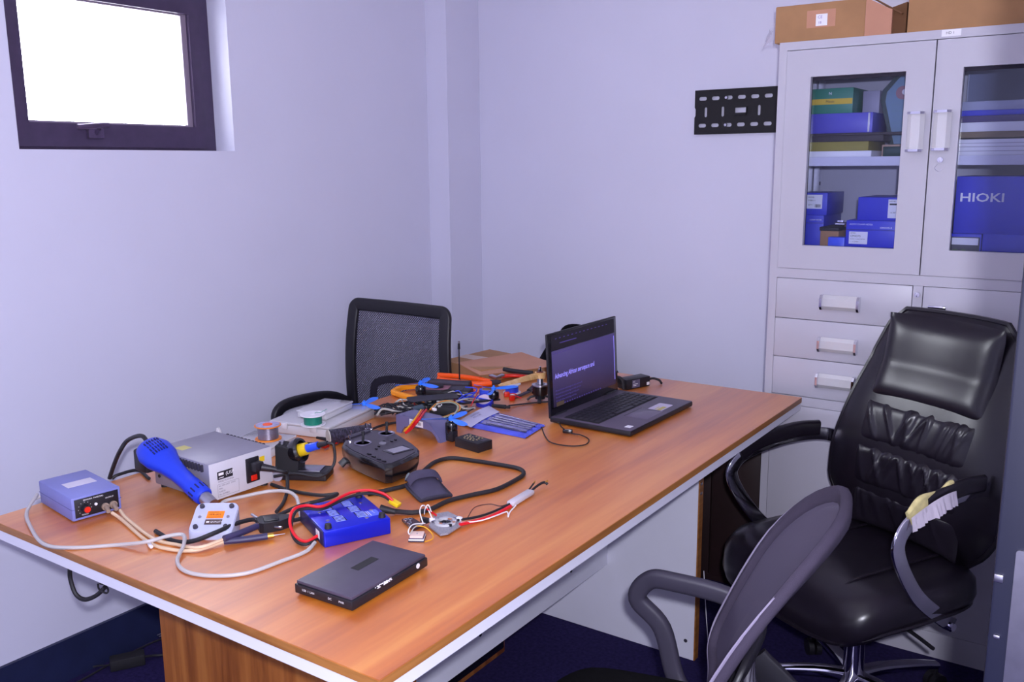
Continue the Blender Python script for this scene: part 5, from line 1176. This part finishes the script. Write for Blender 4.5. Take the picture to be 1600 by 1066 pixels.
# small circuit assembly
t = thing('circuit_assembly', 'flight controller board with wires and antenna square in front of the pouch', 'circuit board', tp(695, 822)); O = V(t.location)
PCB = mat('pcb_grey', '#8d8a94', .4, var=.25, vs=300)
Lp = lambda u, v, h=0: tp(u, v, h)-O
def ppoly(g, L, z0, z1): P = [Lp(u, v) for u, v in L]; g.prism([(p.x, p.y) for p in P], z0, z1)
g = G(); ppoly(g, [(670, 826), (688, 840), (700, 838), (722, 824), (716, 812), (700, 804), (680, 808)], .003, .007); bd = g.part('board', PCB, t)
c = Lp(696, 822); g = G(); g.lathe([(.014, 0), (.023, 0), (.023, .004), (.014, .004), (.014, 0)], 28, TR(c.x, c.y, .007)); g.part('clear_ring', CLEARB, bd)
rr = random.Random(3)
for k in range(14):
    a = rr.uniform(0, 6.28); r = rr.uniform(0, .026); m_ = rr.choice((BLK, BLK, mat('comp_orange', '#b07050', .5), SILVER)); g = G(); g.box((c.x+r*math.cos(a), c.y+r*math.sin(a), .0095), (rr.uniform(.004, .009), rr.uniform(.003, .007), rr.uniform(.003, .006)), .0005); g.part('component', m_, bd)
for u, v in ((675, 820), (718, 818)): p = Lp(u, v); g = G(); g.box((p.x, p.y, .010), (.011, .009, .008), .001); g.part('white_socket', WHITE, bd)
c = Lp(652, 843); mg = RZ(.55)
for z0, z1, m_, s in ((0, .003, DGREY, .031), (.003, .006, WHITE, .030), (.006, .0075, mat('module_navy', '#3a3560', .4), .029), (.0075, .012, mat('ceramic_pink', '#e6c9c0', .5), .026)):
    g = G(); g.box((0, 0, (z0+z1)/2), (s, s, z1-z0), .0006, mx=TR(c.x, c.y, 0) @ mg); g.part('antenna_layer', m_, t)
g = G(); g.cyl((c.x, c.y, .012), (c.x, c.y, .0128), .0015, n=8); g.part('antenna_pin', SILVER, t)
g = G(); ppoly(g, [(628, 816), (646, 832), (662, 824), (645, 814)], .002, .007); g.part('receiver_board', mat('pcb_red_black', '#3a1f2a', .4), t)
for u, v in ((634, 818), (641, 817), (640, 823)): p = Lp(u, v); g = G(); g.lathe([(.0025, 0), (.005, 0), (.005, .002), (.0025, .002), (.0025, 0)], 14, TR(p.x, p.y, .007)); g.part('eyelet', SILVER, t)
p = Lp(664, 820); g = G(); g.box((p.x, p.y, .010), (.018, .009, .010), .001); g.part('header', BLK, t)
for L, r, m_ in (([(661, 818, .012), (656, 800, .03), (660, 790, .045), (668, 795, .03), (676, 812, .012)], .0012, wc['wht']), ([(663, 804, .02), (664, 796, .035), (669, 789, .045), (674, 800, .03)], .001, wc['wht']), ([(668, 796, .03), (674, 800, .018), (682, 806, .008)], .0022, REDW), ([(664, 818, .012), (645, 820, .02), (638, 830, .016), (640, 836, .010)], .0012, wc['wht']), ([(660, 820, .012), (648, 824, .02), (641, 834, .014)], .0012, wc['gry']), ([(650, 822, .018), (664, 824, .02), (675, 834, .008), (676, 842, .004), (664, 847, .004)], .0012, wc['yel'])):
    wire(t, O, L, r, m_)
for L, r, m_ in (([(718, 820, .008), (745, 814, .004), (770, 806, .004), (798, 791, .006)], .0036, REDW), ([(714, 813, .010), (745, 808, .006), (770, 800, .006), (798, 787, .008)], .0026, RUB), ([(720, 817, .009), (750, 814, .006), (775, 806, .007), (792, 800, .004), (794, 808, .003), (797, 800, .005), (806, 790, .007)], .0014, wc['wht']), ([(730, 810, .006), (742, 793, .012), (765, 788, .012), (782, 791, .008), (796, 787, .006)], .0012, mat('brown_wire', '#5a2f26', .5))):
    wire(t, O, L, r, m_)
a, b = Lp(797, 788, .008), Lp(830, 768, .008); d = (b-a).normalized(); s2 = V((-d.y, d.x, 0)); g = G(); g.box((0, 0, 0), ((b-a).length, .020, .011), .004, mx=frame((a+b)/2, d, s2)); g.part('speed_controller', mat('heat_shrink_white', '#c9c3cc', .35), t)
for L, r in (([(828, 769, .008), (840, 759, .010), (850, 754, .012), (856, 757, .008)], .003), ([(826, 766, .009), (832, 758, .014), (835, 754, .018)], .002)): wire(t, O, L, r, RUB)
wire(t, O, [(852, 754, .012), (856, 751, .016)], .002, BRASS, 'bare_end'); wire(t, O, [(834, 755, .018), (836, 752, .02)], .0014, BRASS, 'bare_end')

# ------------------------------------------------------------------ laptop
lp_ = thing('laptop', 'open black laptop with dark web page on its screen', 'laptop', (1.335, -.552, T), math.radians(-1.2))
LD, LW = .262, .392
g = G(); g.box((0, 0, .0105), (LD, LW, .015), .004); g.part('base', BLK, lp_)
g = G(); g.box((0, 0, .0183), (LD-.004, LW-.004, .001), .0004); g.part('deck', mat('deck_charcoal', '#574d60', .45, var=.05), lp_)
g = G(); g.box((-.035, 0, .0186), (.115, LW-.03, .0012), .0005); kbp = g.part('keyboard', BLKM, lp_)
kk = None; KM = mat('key_black', '#201d25', .5)
for r_ in range(6):
    n = 15 if r_ < 5 else 9; x = -.083+r_*.0185
    wts = [1]*n if r_ < 5 else [1.2, 1, 1, 1.2, 5.2, 1.2, 1, 1, 2.4]; tot = sum(wts); yy = -(LW-.04)/2
    for k in range(n):
        kw = wts[k]/tot*(LW-.04); m4 = TR(x, yy+kw/2, .0202) @ Matrix.Diagonal((1, kw*.86/.02, 1, 1)); yy += kw
        if kk is None: g = G(); g.box((0, 0, 0), (.0155, .02, .002), .0008, seg=1); kk = g.part('key', KM, kbp); kk.matrix_local = m4
        else: share(kk, kbp, m4)
g = G(); g.box((.076, -.015, .0189), (.072, .105, .0008), .0003); g.part('touchpad', mat('touchpad', '#655a70', .35), lp_)
g = G(); g.box((.041, -.015, .019), (.003, .105, .0008)); g.part('touchpad_button', BLK, lp_)
sticker(lp_, frame((.082, .075, .0189), (0, 1, 0), (-1, 0, 0)), .085, .045, mat('sticker_lilac', '#cfc6dc', .5), mat('sticker_yellow', '#c8bb6a', .5), [], [(-.035, -.018, .045, .014), (-.03, .0, .03, .004)], r=.006)
sticker(lp_, frame((.105, -.158, .0189), (0, 1, 0), (-1, 0, 0)), .022, .018, WHITE, INK, name='chip_badge')
hg = thing('lid', None, None); bpy.data.objects.remove(hg)
LH = .245; tilt = math.radians(3)
ml = TR(-LD/2+.004, 0, .012) @ Matrix.Rotation(-tilt, 4, 'Y')
g = G(); g.box((-.004, 0, LH/2), (.008, LW, LH), .003, mx=ml); lid = g.part('lid', BLK, lp_)
FL = frame((0.0005, 0, 0), (0, 1, 0), (0, 0, 1))
g = G(); g.box((.0004, 0, LH/2+.004), (.001, LW-.008, LH-.014), .0004, mx=ml); g.part('bezel', BLKG, lid)
# screen lit dark violet, with window text
SCR = bpy.data.materials.new('screen_glow'); SCR.use_nodes = True; nt = SCR.node_tree; b = nt.nodes['Principled BSDF']
b.inputs['Base Color'].default_value = (.01, .01, .02, 1); b.inputs['Roughness'].default_value = .25
tc = nt.nodes.new('ShaderNodeTexCoord'); sx = nt.nodes.new('ShaderNodeSeparateXYZ'); nt.links.new(tc.outputs['Object'], sx.inputs[0])
rp = nt.nodes.new('ShaderNodeValToRGB'); mr = nt.nodes.new('ShaderNodeMapRange'); mr.inputs[1].default_value = .03; mr.inputs[2].default_value = .19
nt.links.new(sx.outputs['Z'], mr.inputs[0]); nt.links.new(mr.outputs[0], rp.inputs[0])
rp.color_ramp.elements[0].color = (.020, .010, .030, 1); rp.color_ramp.elements[1].color = (.085, .06, .25, 1)
nt.links.new(rp.outputs[0], b.inputs['Emission Color']); b.inputs['Emission Strength'].default_value = .6; MATS['screen_glow'] = SCR
g = G(); g.box((.0012, 0, .1115), (.0006, LW-.034, .163), mx=ml); scr = g.part('screen', SCR, lid, False)
STX = mat('screen_text', '#8f86e8', .6, emit=.55); SDIM = mat('screen_text_dim', '#4a3c86', .6, emit=.4); SDK = mat('screen_dark', '#14101c', .4)
g = G(); text_into(g, 'Advancing African aerospace and', .0205, ml @ frame((.002, -.168, .118), (0, 1, 0), (0, 0, 1)), bold=.0005, sx=.80); g.part('heading', STX, scr)
g = G()
for k, (z, ln) in enumerate(((.076, .20), (.066, .19), (.056, .17), (.046, .15))): text_into(g, 'We build drone technology and data services for the continent'[:int(ln*230)], .0075, ml @ frame((.002, -.168, z), (0, 1, 0), (0, 0, 1)))
text_into(g, 'Home   About   Services   Contact', .007, ml @ frame((.002, -.17, .185), (0, 1, 0), (0, 0, 1)))
for k in range(16): g.box((.0019, -.12+k*.0135, .034-.000*k), (.0003, .006, .003), mx=ml)
g.part('page_text', SDIM, scr)
g = G(); g.box((.0019, -.145, .036), (.0003, .04, .012), mx=ml); g.part('page_button', mat('button_olive', '#5a4a3c', .5, emit=.15), scr)
g = G(); g.box((.0019, LW/2-.022, .115), (.0003, .003, .14), mx=ml); g.part('scroll_bar', STX, scr)
g = G(); g.box((.0013, 0, .217), (.0006, LW-.034, .044), mx=ml); tb = g.part('browser_bar', SDK, lid)
g = G()
for k in range(14): g.box((.0019, -.155+k*.022, .227), (.0003, .008, .0025), mx=ml)
g.box((.0019, -.09, .212), (.0003, .09, .0025), mx=ml); g.part('tab_text', SDIM, tb)
for yh in (-LW/2+.05, LW/2-.05): g = G(); g.cyl((-LD/2+.004, yh-.03, .016), (-LD/2+.004, yh+.03, .016), .006, n=12); g.part('hinge', BLK, lp_)
g = G()
for x in (-.1, .1):
    for y in (-.16, .16): g.box((x, y, .0015), (.03, .01, .003), .001)
g.part('foot', RUB, lp_)
t = thing('power_adapter', 'black laptop power brick with white label behind the laptop', 'power adapter', (1.203, -.228, T), math.radians(70))
g = G(); g.box((0, 0, .018), (.105, .046, .034), .003); g.part('case', BLK, t)
sticker(t, frame((-.012, -.0232, .018), (1, 0, 0), (0, 0, 1)), .034, .026, mat('adapter_label', '#5b5570', .5), PAPER, [('AC', .008, -.014, .007)], [(-.013, -.002, .02, .002), (-.013, -.007, .014, .002)])
sticker(t, frame((.042, -.0232, .011), (1, 0, 0), (0, 0, 1)), .012, .010, PAPER, INK, name='sticker')
g = G(); g.cyl((.052, 0, .018), (.066, 0, .017), .008, .005, 10); g.tube([(.064, 0, .017), (.085, -.004, .018), (.10, -.016, .012), (.098, -.03, .004)], .004, 8); g.part('mains_cord', RUB, t)
g = G(); g.tube([(-.05, .012, .018), (-.062, .012, .03), (-.066, .004, .042), (-.062, -.012, .034), (-.060, -.016, .01), (-.06, -.016, .004)], .0055, 8); g.tube([(-.066, .008, .04), (-.09, .02, .038), (-.13, .04, .012)], .0028, 8); g.part('output_cord', RUB, t)

# ------------------------------------------------------------------ odds and ends below and behind the desk
t = thing('shoulder_bag', 'black bag behind the far end of the desk peeking out left of the laptop', 'bag', (.735, .19, 0))
def bagp(a, b):
    ang = 2*PI*a; k = math.sin(PI*(.08+.84*b))**.35
    return V((.20*k*math.cos(ang)*(1-.15*b), .075*k*math.sin(ang), .70+.0*b)) 
rings = []
for b in range(13):
    q = b/12; k = math.sqrt(max(.02, 1-(max(0, q-.55)/.45)**2.4)); rings.append([V((.23*k*math.copysign(abs(math.cos(2*PI*i/28))**.7, math.cos(2*PI*i/28)), .07*k*math.sin(2*PI*i/28), .86*q)) for i in range(28)])
g = G(); g.loft(rings); g.part('body', FABRIC, t, ang=60)
g = G(); g.tube([(-.10, 0, .80), (-.05, 0, .88), (.05, 0, .88), (.10, 0, .80)], .008, 8); g.part('strap', FABRIC, t)
hc = thing('hanging_cable', 'black cable loop hanging below the near edge of the desk', 'cable', (.86, -1.93, .74)); O = V(hc.location)
g = G(); g.tube([fz(109, 888, .735)-O, fz(110, 905, .71)-O, fz(118, 928, .68)-O, fz(132, 937, .67)-O, fz(150, 931, .68)-O, fz(164, 918, .70)-O], .0045, 8); g.part('loop', RUB, hc)
g = G(); g.tube([fz(153, 913, .70)-O, fz(155, 921, .695)-O, fz(166, 927, .69)-O, fz(169, 922, .695)-O, fz(163, 914, .70)-O, fz(156, 912, .70)-O], .002, 6); g.part('clip', RUB, hc)
t = thing('floor_adapter', 'black power adapter lying on the carpet by the left wall', 'power adapter', (.085, -1.43, 0), math.radians(60)); g = G(); g.box((0, 0, .018), (.10, .045, .035), .004); g.part('case', BLKM, t); g = G(); g.tube([(.05, 0, .018), (.1, .01, .006), (.2, -.03, .005), (.36, -.03, .005)], .004, 8); g.tube([(-.05, 0, .015), (-.1, .03, .006), (-.15, .01, .006), (-.3, .04, .005)], .003, 8); g.part('cord', RUB, t)
cable('floor_cable', 'thin black cable along the carpet behind the adapter', [V((.03, -1.75, .004)), V((.05, -1.60, .004)), V((.035, -1.45, .004)), V((.03, -1.30, .004)), V((.06, -1.15, .004)), V((.12, -.95, .004))], .003, RUB)
t = thing('mains_plug', 'black mains plug with shiny pins lying by the skirting', 'plug', (.038, -1.27, .03), 1.4); g = G(); g.box((.02, 0, -.012), (.04, .028, .022), .005); g.part('plug_body', BLK, t)
g = G(); g.cyl((0, -.007, -.010), (-.018, -.007, -.010), .002, n=8); g.cyl((0, .007, -.010), (-.018, .007, -.010), .002, n=8); g.part('pin', SILVER, t)
t = thing('wooden_case', 'dark varnished wooden case on the carpet under the desk', 'case', (.83, -1.0, 0)); g = G(); g.box((0, 0, .075), (.36, .58, .15), .004); g.part('case_body', WEND, t); g = G(); g.box((.181, 0, .05), (.006, .56, .06), .002); g.part('black_front', BLKG, t)
for y in (.12, .245): g = G(); g.box((.186, y, .085), (.006, .016, .02), .002); g.part('clasp', CHROME, t)
t = thing('dark_block', 'dark brown low cupboard between the desk end and the steel cabinet', 'block', (1.35, .26, 0))  # dark block put in for an unidentified dark area beside the cabinet
DB = mat('dark_brown', '#2a1a1c', .5, var=.2, vs=6)
g = G(); g.box((0, 0, .29), (.40, .26, .58), .003); g.part('carcass', DB, t)
g = G(); g.box((0, 0, .588), (.42, .28, .016), .002); g.part('top_board', DB, t)
for x in (-.099, .099): g = G(); g.box((x, -.139, .30), (.19, .016, .54), .002); g.part('block_front', DB, t)
cable('thin_cable', 'thin pale cord hanging beside the far desk panel', [V((1.548, -.42, .30)), V((1.556, -.415, .18)), V((1.566, -.41, .06)), V((1.568, -.405, .004))], .0012, WHITE)
